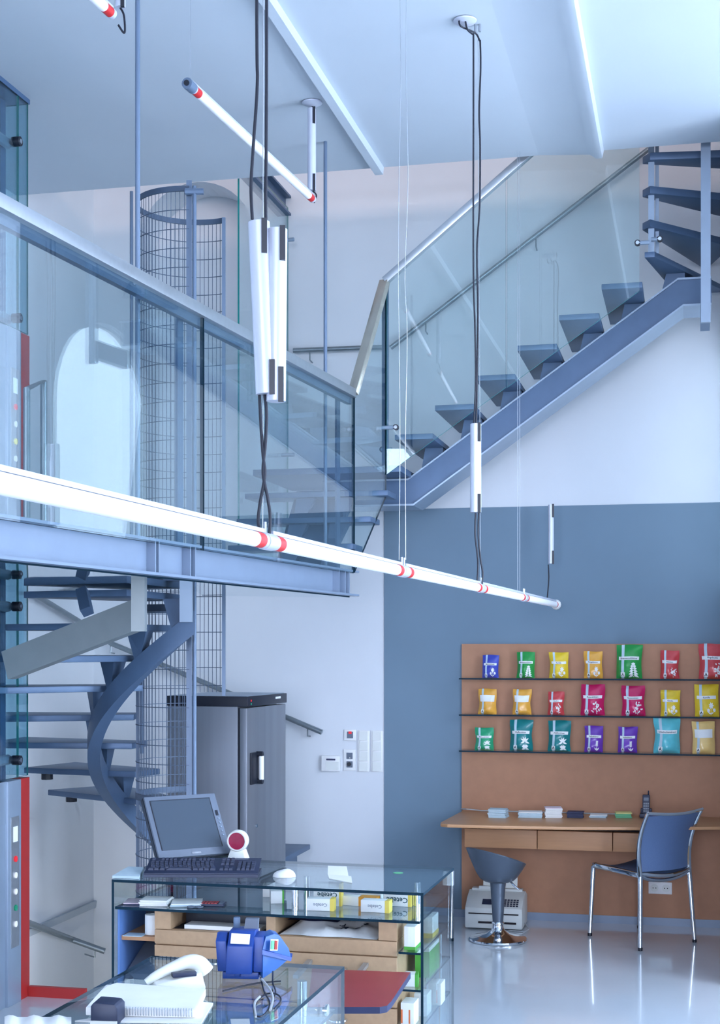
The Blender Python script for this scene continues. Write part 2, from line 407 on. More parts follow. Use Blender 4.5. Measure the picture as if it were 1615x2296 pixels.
for x, Y, z0 in ((295, 9.2, 2.2),):
    p = at(x, 1000, Y); MB().tube([(p.x, p.y, z0), (p.x, p.y, ZC)], 0.011, 10).build('hanger_rod', 'rod_steel', bridge)

# ================================================================== UPPER STAIR
us = thing('upper_stair', 'blue-grey open steel stair climbing along the back wall from the bridge', 'staircase', W(-1.5, -0.6, 2.3), -A)
US = 'stair_steel'
K0, KZ, GO, RI = -1.062, 3.157, 0.2545, 0.173
def tread(u0, u1, v0, v1, ztop, th=.034):
    return MB().wbox(u0, u1, v0, v1, ztop - th, ztop).build('tread', US, us, bevel=.004)
def stz(u): return 2.95 + 0.703 * (u + 1.05)       # top of the long stringer
SV0, SV1 = -0.70, -0.36
for k in range(7):
    u0 = K0 + GO * k; z = KZ + RI * k
    if k < 6:
        t = tread(u0, u0 + GO - .012, -1.07, -.10, z + .03)
    else:
        t = MB().ext([W(u0, -1.07, z), W(u0 + .06, -1.07, z), W(u0 + .50, -.10, z), W(u0 + .18, -.10, z)], (0, 0, .034)).build('tread', US, us, bevel=.004)
    um, ue = u0 + .09, u0 + GO - .02
    MB().ext([W(um, SV0 + .04, stz(um) - .01), W(ue, SV0 + .04, stz(ue) - .02), W(ue, SV0 + .04, z), W(um + .03, SV0 + .04, z)], E2 * (SV1 - SV0 - .08)).build('bracket', US, t)
# landing and the short flight from the bridge
tread(-2.0, -1.03, -1.02, -.10, 3.0, .04)
for i, (v0, z) in enumerate(((-1.19, 2.83), (-1.36, 2.655), (-1.53, 2.48))):
    t = MB().wbox(-2.0, (-1.08, -1.15, -1.22)[i], v0, v0 + .26, z - .034, z).build('tread', US, us, bevel=.004)
    for q in (-1.68, -1.42):
        MB().ext([W(q, v0 + .06, z - .034), W(q + .12, v0 + .06, z - .034), W(q + .05, v0 + .06, z - .17), W(q - .02, v0 + .06, z - .17)], E2 * .05).build('bracket', US, t)
s1 = MB().ext([W(-1.72, -1.60, 2.22), W(-1.72, -.98, 2.86), W(-1.72, -.98, 2.70), W(-1.72, -1.46, 2.22)], E1 * .34)
s1.build('stringer', US, us)
def prof(v): return [W(-1.62, v, 2.95), W(-1.05, v, 2.95), W(.657, v, 4.15), W(.86, v, 4.15), W(.86, v, 3.985), W(.69, v, 3.985), W(-1.015, v, 2.785), W(-1.62, v, 2.785)]
MB().ext(prof(SV0 + .015), E2 * (SV1 - SV0 - .03)).build('stringer', US, us)
fl = MB()
for dz in (0.0, -0.165):
    q = [W(-1.62, SV0, 2.95 + dz), W(-1.05 + (.035 if dz else 0), SV0, 2.95 + dz), W(.657 + (.033 if dz else 0), SV0, 4.15 + dz), W(.86, SV0, 4.15 + dz)]
    for i in range(3):
        fl.hexa([q[i] + Vector((0, 0, -.006)), q[i + 1] + Vector((0, 0, -.006)), q[i + 1] + E2 * .34 + Vector((0, 0, -.006)), q[i] + E2 * .34 + Vector((0, 0, -.006)),
                 q[i] + Vector((0, 0, .006)), q[i + 1] + Vector((0, 0, .006)), q[i + 1] + E2 * .34 + Vector((0, 0, .006)), q[i] + E2 * .34 + Vector((0, 0, .006))])
fl.build('flange', 'lift_steel', us)
ua, ub = uof(pv(1572, 600, -1.14)), uof(pv(1594, 600, -1.14)); zp = pv(1580, 722, -1.14).z
MB().wbox(ua, ub, -1.14, -1.11, zp, 6.2).build('post', 'lift_steel', us)
MB().wbox(ua, ub, -1.11, SV0, zp + .04, zp + .16).build('post_arm', US, us)
# winders turning back towards the room above
PVT = pv(1458, 500, -1.05); PVT.z = 0
for z, a0, a1, L in ((4.385, 36, 60, 1.15), (4.585, 16, 40, 1.1), (4.785, -6, 18, 1.05)):
    def tip(a):                                    # outer end, stopped by the side wall
        dv = Vector((math.cos(R(a)), math.sin(R(a)), 0)); return PVT + dv * min(L, (.985 - uof(PVT)) / max(E1.dot(dv), .05))
    q = [PVT, tip(a0), tip(a1), PVT + Vector((-.03, .08, 0))]
    MB().ext([(p.x, p.y, z) for p in q], (0, 0, .045)).build('tread', US, us, bevel=.005)
for x, w in ((1461, .035), (1474, .022)):
    p = pv(x, 500, -1.00 if x < 1470 else -.93); MB().bar((p.x, p.y, 4.2), (p.x, p.y, 6.2), .02, w, up=E1).build('newel_bar', 'lift_steel', us)
# glass guard
G0 = BP(SEND + .008, .023, 0); G1 = W(-1.12, -1.09)
def gpan(pts, name='glass_panel', mats=('glass_bridge', 'glass_edge'), th=.012):
    n = uvec((pts[1] - pts[0]).cross(pts[2] - pts[0])); MB().ext(pts, n * th, 0, 1).build(name, list(mats), us)
gpan([Vector((G0.x, G0.y, 2.31)), Vector((G1.x, G1.y, 2.80)), Vector((G1.x, G1.y, 4.10)), Vector((G0.x, G0.y, 3.37))])
def rl(u): return 4.14 + .807 * (u + 1.12)
def bl(u): return 2.93 + .68 * (u + 1.12)
pts = [-1.11, -.36, .44]
for a, c in zip(pts, pts[1:]):
    gpan([W(a + .004, -1.09, bl(a)), W(c - .004, -1.09, bl(c)), W(c - .004, -1.09, rl(c) - .02), W(a + .004, -1.09, rl(a) - .02)], mats=('glass_clear', 'glass_edge_teal'))
MB().bar(Vector((G0.x, G0.y, ZRAIL - .03)), Vector((G1.x, G1.y, 4.14)), .06, .04).build('handrail', 'rail_warm', us, bevel=.004)
MB().bar(W(-1.12, -1.09, 4.14), W(.44, -1.09, rl(.44)), .055, .045).build('handrail', 'rail_alu', us, bevel=.004)
MB().bar(W(-1.12, -1.075, 2.96), W(-1.12, -1.075, 4.10), .042, .012, up=E2).build('post', 'stair_steel', us)
def clamp(x, y, v, L):
    c = pv(x, y, v); h = MB().tube([c, c + E1 * L], .013, 10).build('clamp', 'lift_steel', us)
    MB().tube([c - E2 * .012, c + E2 * .012], .018, 12).tube([c - E2 * .014, c + E2 * .014], .011, 12, m=1).build('disc', ['black_plastic', 'chrome'], h)
clamp(888, 958, -1.10, -.09); clamp(858, 1008, -1.06, .06); clamp(1430, 545, -1.10, .07); clamp(1480, 536, -1.02, -.05)

# wall handrails
def handrail(name, pts, label, r=.019, br=()):
    root = thing(name, label, 'handrail', pts[0])
    MB().tube(pts, r, 12).build('rail', 'handrail_steel', root)
    for p, off in br:
        p = Vector(p); off = Vector(off)
        MB().tube([p + Vector((0, 0, -r)), p + Vector((0, 0, -.07)), p + Vector((0, 0, -.075)) + off], .005, 6).build('bracket', 'handrail_steel', root)
hv = -.07
def onw(x, y): return pv(x, y, hv)
handrail('wall_handrail', [onw(876, 780), onw(1455, 334)], 'slim sloping handrail on the white wall above the upper stair', .017, [(onw(1202, 530), E2 * .07), (onw(955, 720), E2 * .07)])
handrail('wall_handrail', [onw(658, 786), onw(868, 778)], 'short level handrail on the wall above the stair landing', .017, [(onw(695, 785), E2 * .07)])
handrail('wall_handrail', [onw(246, 1441), onw(722, 1642)], 'long handrail sloping down behind the wire cage and the refrigerator', .019, [(onw(690, 1628), E2 * .07), (onw(466, 1533), E2 * .07), (onw(248, 1442), E2 * .07)])
def onl(x, y, u=-3.47):
    d = ray(x, y); t = (u + E1.dot(P0)) / E1.dot(d); return Vector((0, 0, EYE)) + d * t
handrail('wall_handrail', [onl(50, 1316), onl(192, 1402)], 'short handrail high on the left wall above the winding stair', .019)
handrail('wall_handrail', [onl(40, 2060), pv(160, 2106, -.5), pv(235, 2133, -.45)], 'handrail leading down into the stairwell behind the red kerb', .021, [(pv(213, 2124, -.47), E2 * .1 - E1 * .12)])
# small balustrade by the lift on the bridge level
r0 = at(98, 854, 7.2); r1 = at(60, 872, 6.75)
bal = thing('balustrade', 'grey tubular guard rail standing on the bridge deck beside the lift', 'railing', (r0.x, r0.y, dz1))
MB().tube([(r0.x, r0.y, dz1), r0, r1, (r1.x, r1.y, dz1)], .017, 10).build('rail', 'handrail_steel', bal)

# ================================================================== WINDING STAIR
AX = Vector((-.95, 8.06, 0))
ws = thing('winding_stair', 'winding open steel stair with a curved spine rising from the floor behind the wire cage', 'staircase', (AX.x, AX.y, 0))
def pol(r, a, z): return Vector((AX.x + r * math.cos(R(a)), AX.y + r * math.sin(R(a)), z))
TR = [(2.150, 243, 17, 1.10), (1.985, 234, 16, 1.12), (1.822, 221, 15, 1.15), (1.658, 203, 13, 1.2), (1.492, 184, 12, 1.2), (1.325, 166, 12, 1.18), (1.157, 150, 12, 1.08), (.985, 131, 12, 1.22)]
for i, (z, a, hw, ro) in enumerate(TR):
    q = [pol(.335, a - hw - 8, z), pol(ro, a - hw, z), pol(ro, a + hw, z), pol(.335, a + hw + 8, z)]
    t = MB().ext(q, (0, 0, -.034)).build('tread', US, ws, bevel=.004)
    ab = 122 + 156 * max(.02, (z - .13 - .80) / 1.26) ** 1.03
    MB().hexa([pol(.52, ab - 3, z - .16), pol(.57, ab - 3, z - .16), pol(.57, ab - 7, z - .19), pol(.52, ab - 7, z - .19), pol(.50, ab + 1, z - .03), pol(.59, ab + 1, z - .03), pol(.59, ab - 11, z - .03), pol(.50, ab - 11, z - .03)]).build('bracket', US, t)
    if i in (6, 7):
        MB().tube([pol(ro - .10, a + hw - 5, z - .034), pol(ro - .10, a + hw - 5, z - .075)], .035, 8).build('foot_pad', 'black_plastic', t)
# curved spine: a flat steel band following the treads
rows = []
N = 34
for i in range(N + 1):
    f = i / N; a = 122 + (278 - 122) * f
    z = .80 + (2.06 - .80) * (f ** 0.97)
    rr = .545
    rows.append([pol(rr - .035, a, z), pol(rr + .035, a, z), pol(rr + .035, a, z - .125), pol(rr - .035, a, z - .125)])
m = MB().grid(rows, closed=True); k = len(m.v); m.f += [[0, 1, 2, 3], [k - 4, k - 3, k - 2, k - 1]]; m.m += [0, 0]
m.build('curved_spine', US, ws)
# spine along the back-wall flight, and its treads
for i in range(3):
    z = .985 - .168 * (i + 1); u0 = -2.65 + .26 * i
    t = MB().wbox(u0, u0 + .27, -.80, -.12, z - .034, z).build('tread', US, ws, bevel=.004)
    MB().wbox(u0 + .08, u0 + .18, -.52, -.42, z - .17, z - .03).build('bracket', US, t)
MB().wbox(-2.10, -1.95, -.72, -.14, .0, .447).build('base_block', US, ws)
# straight steel beam and hangers carrying the top step to the bridge
pA, pB = at(20, 1492, 6.7), at(312, 1378, 6.35)
MB().bar(pA, pB, .06, .135).build('support_beam', 'olive_steel', ws)
MB().bar(Vector((pB.x, pB.y, pB.z - .075)), Vector((pB.x, pB.y, ZB0 + .03)), .06, .07, up=(0, 1, 0)).build('hanger_post', 'olive_steel', ws)
pC = at(418, 1395, 7.45)
MB().bar(pC, Vector((pC.x, pC.y, ZB0 + .03)), .065, .05, up=(0, 1, 0)).build('hanger_post', 'lift_steel', ws)
pD = at(195, 1372, 6.55); MB().bar(pD, pD + Vector((-.04, .1, .10)), .05, .05, up=(0, 1, 0)).build('bracket', US, ws)
pE = at(317, 1560, 8.9); MB().tube([(pE.x, pE.y, 1.20), (pE.x, pE.y, 1.80)], .012, 8).build('tie_rod', 'rod_steel', ws)

# ================================================================== WIRE CAGE
CR, CA0, CA1 = .31, 274, 60
cage = thing('wire_cage', 'tall round cage of galvanised wire mesh inside the winding stair', 'cage', (AX.x, AX.y, 0))
m = MB()
nv = 46
CZ = 4.37
for i in range(nv + 1):
    a = CA0 + (CA1 - CA0) * i / nv
    low = 1.60 if a < 96 else 0.0
    p = pol(CR, a, 0); m.tube([(p.x, p.y, low), (p.x, p.y, CZ)], .0022, 4, cap=False)
for j in range(42):
    z = .08 + j * .104
    a1 = CA1 if z > 1.60 else 97
    m.tube([pol(CR + .003, CA0 + (a1 - CA0) * i / 30, z) for i in range(31)], .0026, 4, cap=False)
cm = m.build('wire_mesh', 'wire_steel', cage, recalc=False); cm['kind'] = 'stuff'
for z0, z1, a1 in ((CZ - .03, CZ, CA1), (2.06, 2.10, 97), (1.02, 1.05, 97)):
    rows = [[pol(CR + .006, CA0 + (a1 - CA0) * i / 30, z) for i in range(31)] for z in (z0, z1)]
    rows += [[pol(CR - .004, CA0 + (a1 - CA0) * i / 30, z) for i in range(31)] for z in (z1, z0)]
    MB().grid(rows + [rows[0]]).build('band', 'wire_steel', cage)
p = pol(CR, CA0, 0); MB().bar((p.x, p.y, 0), (p.x, p.y, CZ + .03), .03, .008, up=(0, 1, 0)).build('end_bar', 'rod_steel', cage)
p = pol(CR, CA1, 0); MB().bar((p.x, p.y, 1.58), (p.x, p.y, CZ), .02, .02, up=(0, 1, 0)).build('end_bar', 'rod_steel', cage)
p = at(436, 1000, 7.72); MB().tube([(p.x, p.y, 0), (p.x, p.y, 4.36)], .0115, 10).build('post', 'rod_steel', cage)
MB().tube([(p.x - .05, p.y, 4.33), (p.x + .05, p.y, 4.33)], .018, 8).build('clamp', 'rod_steel', cage)

# ================================================================== LIFT
LO = W(-2.72, -2.73, 0)
lift = thing('platform_lift', 'glazed lift shaft with steel half-height gates and red corner strips at the left edge', 'lift', LO, -A)
def lb(x0, x1, y0, y1, z0, z1, m=0): return MB().box(x0, x1, y0, y1, z0, z1, m)
for zi, (z0, z1) in enumerate(((0.0, 1.17), (2.34, 3.53))):
    g = lb(-.05, -.004, -1.3, -.265, z0, z1).box(-.05, .0, -1.3, -.265, z1 - .22, z1).build('gate_panel', 'lift_dark' if zi < 0 else 'lift_steel', lift, world=False)
    lb(-.05, -.012, -1.3, -.29, z0 + .03, z1 - .24).build('gate_recess', 'lift_dark', g, world=False)
    fr = lb(-.06, .012, -.265, -.115, z0, z1).build('gate_frame', 'lift_steel', lift, world=False, bevel=.003)
    bpn = lb(.012, .016, -.235, -.145, z0 + .30, z0 + .98).build('button_panel', 'rail_alu', fr, world=False)
    lb(.016, .018, -.215, -.165, z0 + .85, z0 + .93).build('notice', 'paper', fr, world=False)
    cols = ['lamp_red', 'lamp_white', 'lamp_white', 'lamp_green', 'lamp_white'] if zi == 0 else ['lamp_red', 'lamp_white', 'lamp_yellow', 'lamp_white', 'lamp_white', 'lamp_white']
    for i, c in enumerate(cols):
        z = z0 + .76 - i * .085 if zi == 0 else z0 + .78 - i * .09
        MB().tube([(.015, -.19, z), (.022, -.19, z)], .016, 14).build('button', c, fr, world=False)
    sp = lb(-.06, .004, -.115, 0, z0, z1).build('corner_strip', 'red_paint', lift, world=False, bevel=.002); sp['label'] = 'bright red painted corner strip'
for z0, z1 in ((1.18, 2.33), (3.54, 4.775)):
    for (y0, y1) in ((-1.3, -.118), (-.112, 0)):
        MB().ext([(-.004, y0, z0), (-.004, y1, z0), (-.004, y1, z1), (-.004, y0, z1)], (-.01, 0, 0), 0, 1).build('glass_pane', ['glass_lift', 'glass_edge_teal'], lift, world=False)
    MB().ext([(-.78, 0, z0), (-.01, 0, z0), (-.01, 0, z1), (-.78, 0, z1)], (0, .01, 0), 0, 1).build('glass_pane', ['glass_lift', 'glass_edge_teal'], lift, world=False)
for x, y, w, d in ((-.13, -.10, .06, .06), (-.13, -.20, .05, .09), (-.40, -.06, .08, .05), (-.13, -.36, .05, .05), (-.70, -.06, .08, .06)):
    lb(x - w / 2, x + w / 2, y - d / 2, y + d / 2, 0, 4.77).build('column', 'lift_dark', lift, world=False)
for z in (1.27, 2.08, 3.60, 4.53):
    o = MB().tube([(-.07, -1.3, z), (-.07, -.105, z)], .028, 10).build('cross_bar', 'lift_steel', lift, world=False)
    MB().tube([(-.03, -.125, z), (.014, -.125, z)], .026, 14).tube([(-.03, -.125, z), (.017, -.125, z)], .013, 12, m=1).build('fixing', ['black_plastic', 'chrome'], o, world=False)
lb(-.80, .0, -1.3, .012, 4.775, 4.80).build('top_plate', 'lift_dark', lift, world=False)

# ================================================================== GLASS SCREEN BY THE ARCHED DOORWAY
gs = thing('glass_screen', 'tall glass screen with a steel head rail beside the arched doorway', 'glass screen', W(-2.06, -.7, 2.3), -A)
MB().ext([W(-2.06, -1.15, 2.34), W(-2.06, -.02, 2.34), W(-2.06, -.02, 4.98), W(-2.06, -1.15, 4.98)], E1 * .012, 0, 1).build('pane', ['glass_bridge', 'glass_edge_teal'], gs)
h = MB().wbox(-2.13, -2.03, -1.2, -.01, 5.05, 5.065).wbox(-2.085, -2.07, -1.2, -.01, 4.93, 5.06).wbox(-2.13, -2.03, -1.2, -.01, 4.925, 4.94)
h.build('head_rail', 'stair_steel', gs)
for z in (4.70, 3.2):
    c = W(-2.045, -.20, z); MB().tube([c, c + E1 * .09], .014, 10).build('stud', 'lift_steel', gs)
# ================================================================== HERB DISPLAY ON THE BACK WALL
board = MB().wbox(-.804, .99, -.026, -.007, .053, 1.884)
solo('display_board', board, 'brown_board', 'large brown board fixed to the blue wall behind shelves and desk', 'wall panel')
SHV = -.175
SHZ = (1.652, 1.405, 1.160)
for z, l in zip(SHZ, ('top', 'middle', 'bottom')):
    m = MB().ext([W(-.80, SHV, z - .010), W(.985, SHV, z - .010), W(.985, -.027, z - .010), W(-.80, -.027, z - .010)], (0, 0, .010), 0, 1)
    solo('glass_shelf', m, ['glass_clear', 'glass_edge'], l + ' one of the three glass shelves on the brown board', 'shelf', 'glass shelves on the brown board')

def plant(kind, rnd):                              # white printed plant as flat polygons in a unit square
    out = []
    def leaf(x, y, L, w, a):
        c, s = math.cos(a), math.sin(a); pr = [(0, 0), (.3, .5), (.6, .42), (1, 0), (.6, -.42), (.3, -.5)]
        out.append([(x + c * p * L - s * q * w, y + s * p * L + c * q * w) for p, q in pr])
    def stem(x0, y0, x1, y1, w=.035): out.append([(x0 - w, y0), (x0 + w, y0), (x1 + w * .6, y1), (x1 - w * .6, y1)])
    if kind == 'nettle':
        stem(.5, 0, .5, .95)
        for i in range(6):
            y = .08 + i * .14; L = .52 * (1 - i * .13)
            leaf(.5, y + .1, L, .17, R(205 - i * 6)); leaf(.5, y + .1, L, .17, R(-25 + i * 6))
        leaf(.5, .85, .16, .08, R(90))
    elif kind == 'mint':
        stem(.5, 0, .55, .9, .03)
        for y, L in ((.12, .36), (.62, .46)):
            for a in (-20, 30, 70, 115, 155, 200): leaf(.52, y, L * (.8 if a in (70, 115) else 1), .15, R(a))
        leaf(.52, .34, .3, .12, R(195)); leaf(.52, .34, .3, .12, R(-15))
    elif kind == 'flower':
        stem(.45, 0, .5, .55); 
        for cx, cy, r in ((.5, .68, .27), (.24, .34, .17), (.78, .36, .16)):
            for i in range(7): leaf(cx, cy, r, .13, R(i * 51))
        leaf(.45, .1, .3, .1, R(160)); leaf(.45, .1, .3, .1, R(20))
    elif kind == 'cluster':
        for i in range(26):
            a = rnd.uniform(0, 6.28); q = rnd.uniform(0, .42) ; leaf(.5 + q * math.cos(a), .5 + q * math.sin(a) * 1.05, .17, .12, rnd.uniform(0, 6.28))
        stem(.5, 0, .5, .4)
    elif kind == 'sage':
        stem(.5, 0, .52, .9, .025)
        for i in range(5):
            y = .42 + i * .1; leaf(.51, y, .18, .1, R(150)); leaf(.51, y, .18, .1, R(30))
        leaf(.5, .05, .42, .13, R(140)); leaf(.5, .05, .42, .13, R(40)); leaf(.5, .05, .3, .1, R(100))
    return out

def packet(i, x0, x1, y0, y1, zs, rgb, text, motif, label, pinch=.07, lean=.10, blank=False, group=None, row='top'):
    rnd = random.Random(i * 7 + 3)
    v = -.115
    a = pv(x0, y1, v); c = pv(x1, y1, v); tz = pv((x0 + x1) / 2, y0, v).z
    w = (c - a).length; h = tz - zs; uc = (uof(a) + uof(c)) / 2; D = .30 * w
    ph = [rnd.uniform(0, 6.28) for _ in range(6)]; sk = rnd.uniform(-.02, .02)
    def edge(t): return 1 - pinch * math.sin(math.pi * min(1, t * 1.1)) ** 2 + .018 * math.sin(9 * t + ph[0])
    def surf(s, t, off=0.0):
        hw = w / 2 * edge(t)
        x = (2 * s - 1) * hw + sk * t * w + .012 * w * math.sin(5 * t + ph[1])
        fill = (1 - math.exp(-t * 11)) * (1 - t) ** .6 * 1.25
        ed = max(0.0, 1 - abs(2 * s - 1) ** 2.4)
        wr = .020 * w * math.sin(13 * s + 7 * t + ph[2]) * ed * (1 - t) + .013 * w * math.sin(21 * t - 6 * s + ph[3]) * ed
        y = -(D * fill * ed + wr) - off + lean * h * t - .01
        zz = h * t + .010 * h * math.sin(6 * s + ph[4]) * t
        return W(uc + x, v + y, zs + .0012 + zz)
    m = MB(); ns, ntt = 16, 18
    front = [[surf(j / ns, k / ntt) for j in range(ns + 1)] for k in range(ntt + 1)]
    m.grid(front)
    bk = [[None] * (ns + 1) for _ in range(ntt + 1)]
    for k in range(ntt + 1):
        for j in range(ns + 1):
            p = surf(j / ns, k / ntt); t = k / ntt; s = j / ns; ed = max(0.0, 1 - abs(2 * s - 1) ** 2.4)
            q = surf(s, t); base = W(uof(q), v + .002 + lean * h * t - .01 + D * .35 * ed * (1 - t) ** .6 * (1 - math.exp(-t * 11)), q.z)
            bk[k][j] = base
    m.grid(bk)
    m.grid([[front[k][0], bk[k][0]] for k in range(ntt + 1)]); m.grid([[front[k][ns], bk[k][ns]] for k in range(ntt + 1)])
    m.grid([front[0], bk[0]]); m.grid([front[ntt], bk[ntt]])
    mn = 'foil_%d_%d_%d' % rgb
    if mn not in M: pm(mn, rgb, .30, var=.05, scale=30, coat=.35)
    o = solo('herb_packet', m, mn, label, 'packet', group or ('herb packets on the %s shelf' % row), sharp=70)
    def patch(s0, s1, t0, t1, n1, n2, name, mat, off):
        q = MB(); q.grid([[surf(s0 + (s1 - s0) * j / n1, t0 + (t1 - t0) * k / n2, off) for j in range(n1 + 1)] for k in range(n2 + 1)])
        return q.build(name, mat, o, recalc=False)
    patch(.20, .31, .0, 1, 2, 18, 'stripe', 'paper_blue', .0012)
    lt0, lt1 = (.50, .76) if blank else (.55, .65)
    pl = patch(.09, .90, lt0, lt1, 14, 3, 'name_strip', 'paper', .0024)
    if text:
        q = MB()
        fit_lettering(q, text, .70 * w, lambda x, y: surf(.5 + x / w, (lt0 + lt1) / 2 + y / h, .0036), .01, hmax=.075 * h)
        q.build('lettering', 'ink', pl, recalc=False)
    lg = patch(.18, .34, .06, .19, 3, 3, 'logo', 'paper', .0024)
    q = MB(); fit_lettering(q, 'A', .12 * w, lambda x, y: surf(.26 + x / w, .125 + y / h, .0036), .03, hmax=.13 * h); q.build('letter', 'ink', lg, recalc=False)
    if motif:
        q = MB()
        for poly in plant(motif, rnd):
            cxp = sum(p[0] for p in poly) / len(poly); cyp = sum(p[1] for p in poly) / len(poly)
            pts = [surf(.46 + .44 * p[0], .05 + .43 * p[1], .0030) for p in poly]
            q.add([surf(.46 + .44 * cxp, .05 + .43 * cyp, .0030)] + pts, [(0, k + 1, (k + 1) % len(pts) + 1) for k in range(len(pts))])
        q.build('plant_print', 'paper', o, recalc=False)
    return o
BLU, GRN, YEL, ORA, RED, MAG = (62, 74, 178), (34, 150, 66), (236, 200, 44), (238, 172, 66), (206, 66, 70), (206, 20, 92)
MNT, TEA, PUR, TUR, CRE = (44, 160, 112), (10, 122, 124), (112, 56, 176), (96, 196, 206), (246, 206, 128)
rows = [
 (SHZ[0], 'top', [(1082, 1119, 1469, 1518, BLU, 'Malvenblüten', 'flower', 'small dark blue herb packet at the left end of the top shelf'),
  (1159, 1200, 1462, 1518, GRN, 'Brennesselblätter', 'nettle', 'small green herb packet with leaf print, second on the top shelf'),
  (1232, 1276, 1463, 1519, YEL, 'Kamille', 'flower', 'bright yellow herb packet third from the left on the top shelf'),
  (1310, 1352, 1461, 1519, ORA, 'Ringelblume', 'flower', 'orange-yellow herb packet left of the big green one on the top shelf'),
  (1382, 1441, 1446, 1519, GRN, 'Brennesselblätter', 'nettle', 'large green herb packet with white nettle print on the top shelf'),
  (1481, 1524, 1459, 1520, RED, 'Hibiskus', 'cluster', 'small red herb packet right of the large green one, top shelf'),
  (1567, 1628, 1444, 1520, RED, 'Hagebutte', 'cluster', 'large red herb packet at the right edge of the top shelf')]),
 (SHZ[1], 'middle', [(1073, 1114, 1545, 1601, ORA, '', None, 'amber herb packet with blank label, leftmost on the middle shelf'),
  (1150, 1192, 1546, 1601, ORA, '', None, 'amber herb packet with blank label, second on the middle shelf'),
  (1229, 1266, 1551, 1602, RED, 'Hibiskus', 'cluster', 'small red herb packet on the middle shelf left of the magenta ones'),
  (1303, 1357, 1535, 1603, MAG, 'Rosenblüten', 'cluster', 'magenta herb packet next to the small red one on the middle shelf'),
  (1394, 1447, 1538, 1603, MAG, 'Rosenblüten', 'cluster', 'magenta herb packet next to the yellow ones on the middle shelf'),
  (1481, 1526, 1548, 1604, YEL, 'Kamille', 'flower', 'smaller of two yellow herb packets at the middle shelf right end'),
  (1558, 1613, 1535, 1604, YEL, 'Kamille', 'flower', 'larger yellow herb packet at the right end of the middle shelf')]),
 (SHZ[2], 'bottom', [(1066, 1108, 1632, 1681, MNT, 'Melissenblätter', 'mint', 'small mint green herb packet leftmost on the bottom shelf'),
  (1143, 1195, 1614, 1683, TEA, 'Pfefferminze', 'mint', 'dark teal herb packet next to the mint green one, bottom shelf'),
  (1229, 1281, 1616, 1684, TEA, 'Pfefferminze', 'mint', 'dark teal herb packet next to the purple ones, bottom shelf'),
  (1311, 1353, 1628, 1686, PUR, 'Salbeiblätter', 'sage', 'purple herb packet beside the dark teal ones on the bottom shelf'),
  (1386, 1430, 1630, 1687, PUR, 'Salbeiblätter', 'sage', 'purple herb packet beside the big turquoise one on the bottom shelf'),
  (1466, 1526, 1609, 1688, TUR, 'Schachtelhalmkraut', None, 'large turquoise herb packet without plant print on the bottom shelf'),
  (1553, 1604, 1618, 1688, CRE, '', None, 'cream herb packet with blank label at the bottom shelf right end')])]
n = 0
for zs, rn, lst in rows:
    for (x0, x1, y0, y1, rgb, tx, mo, lab) in lst:
        n += 1
        packet(n, x0, x1, y0, y1, zs, rgb, tx, mo, lab, pinch=.05 + .06 * ((n * 37) % 7) / 7, blank=(tx == ''), row=rn)

# ================================================================== DESK
desk = thing('wall_desk', 'light brown wall-hung desk with three drawers below the herb shelves', 'desk', W(.1, -.05, .53), -A)
fe = [(-.80, -.028), (-.80, -.10), (-.835, -.70), (-.825, -.765), (-.775, -.80), (-.40, -.79), (.055, -.74), (.5, -.645), (.99, -.50), (.99, -.028)]
top = MB().ext([W(u, v, .714) for u, v in fe], (0, 0, .021))
top.build('desk_top', 'desk_wood', desk, bevel=.005)
MB().wbox(-.70, .70, -.40, -.028, .668, .7135).build('carcass', 'dark_gap', desk)  # near-black block, colour stands in for shade in the gap above the drawers
for u0, u1 in ((-.718, -.243), (-.238, .243), (.248, .723)):
    MB().wbox(u0, u1, -.45, -.03, .545, .667).build('drawer', 'drawer_wood', desk, bevel=.002)

def stack(name, u, v, w, d, z, th, n, mat, label, tilt=0, top=None, cat='papers'):
    m = MB(); rnd = random.Random(int((u + 5) * 1000))
    for i in range(n):
        a = R(tilt + rnd.uniform(-5, 5)); z0 = z + .001 + th * i / n; z1 = z + .001 + th * (i + .86) / n
        du, dv = rnd.uniform(-.004, .004), rnd.uniform(-.004, .004)
        T = lambda q, a=a, du=du, dv=dv: W(u + du + q.x * math.cos(a) - q.y * math.sin(a), v + dv + q.x * math.sin(a) + q.y * math.cos(a), q.z)
        m.box(-w / 2, w / 2, -d / 2, d / 2, z0, z1, 1 if (top and i == n - 1) else 0, T)
    return solo(name, m, [mat, top] if top else mat, label, cat, 'stacks along the back of the desk')
DZ = .735
def du(x, y): p = at(x, y, (EYE - DZ) * F / (y - HY)); return uof(p), vof(p)
for (x, w, d, th, nn, mat, tp, lab, nm, tl) in (
    (1116, .115, .15, .035, 7, 'paper_blue', None, 'stack of pale blue cards at the left end of the desk', 'card_stack', -4),
    (1188, .155, .15, .024, 6, 'paper_blue', 'paper', 'wide pile of leaflets, second from the left on the desk', 'leaflet_stack', 3),
    (1240, .11, .14, .042, 9, 'paper', 'paper_pink', 'untidy pile of pinkish leaflets left of the navy cards', 'leaflet_stack', 6),
    (1290, .105, .10, .026, 6, 'card_navy', None, 'stack of navy blue cards in the middle of the desk', 'card_stack', 1),
    (1342, .11, .13, .012, 4, 'paper_blue', 'paper', 'thin white leaflet pile right of the navy cards', 'leaflet_stack', -3),
    (1397, .105, .12, .022, 5, 'mint_box', 'paper_yellow', 'stack of yellow and green cards left of the telephone', 'card_stack', 4)):
    uu, vv = du(x, 1834); d *= .75; th *= 1.6; stack(nm, uu, vv + d / 2 - .01, w, d, DZ, th, nn, mat, lab, tl, tp, 'cards' if 'card' in nm else 'leaflets')
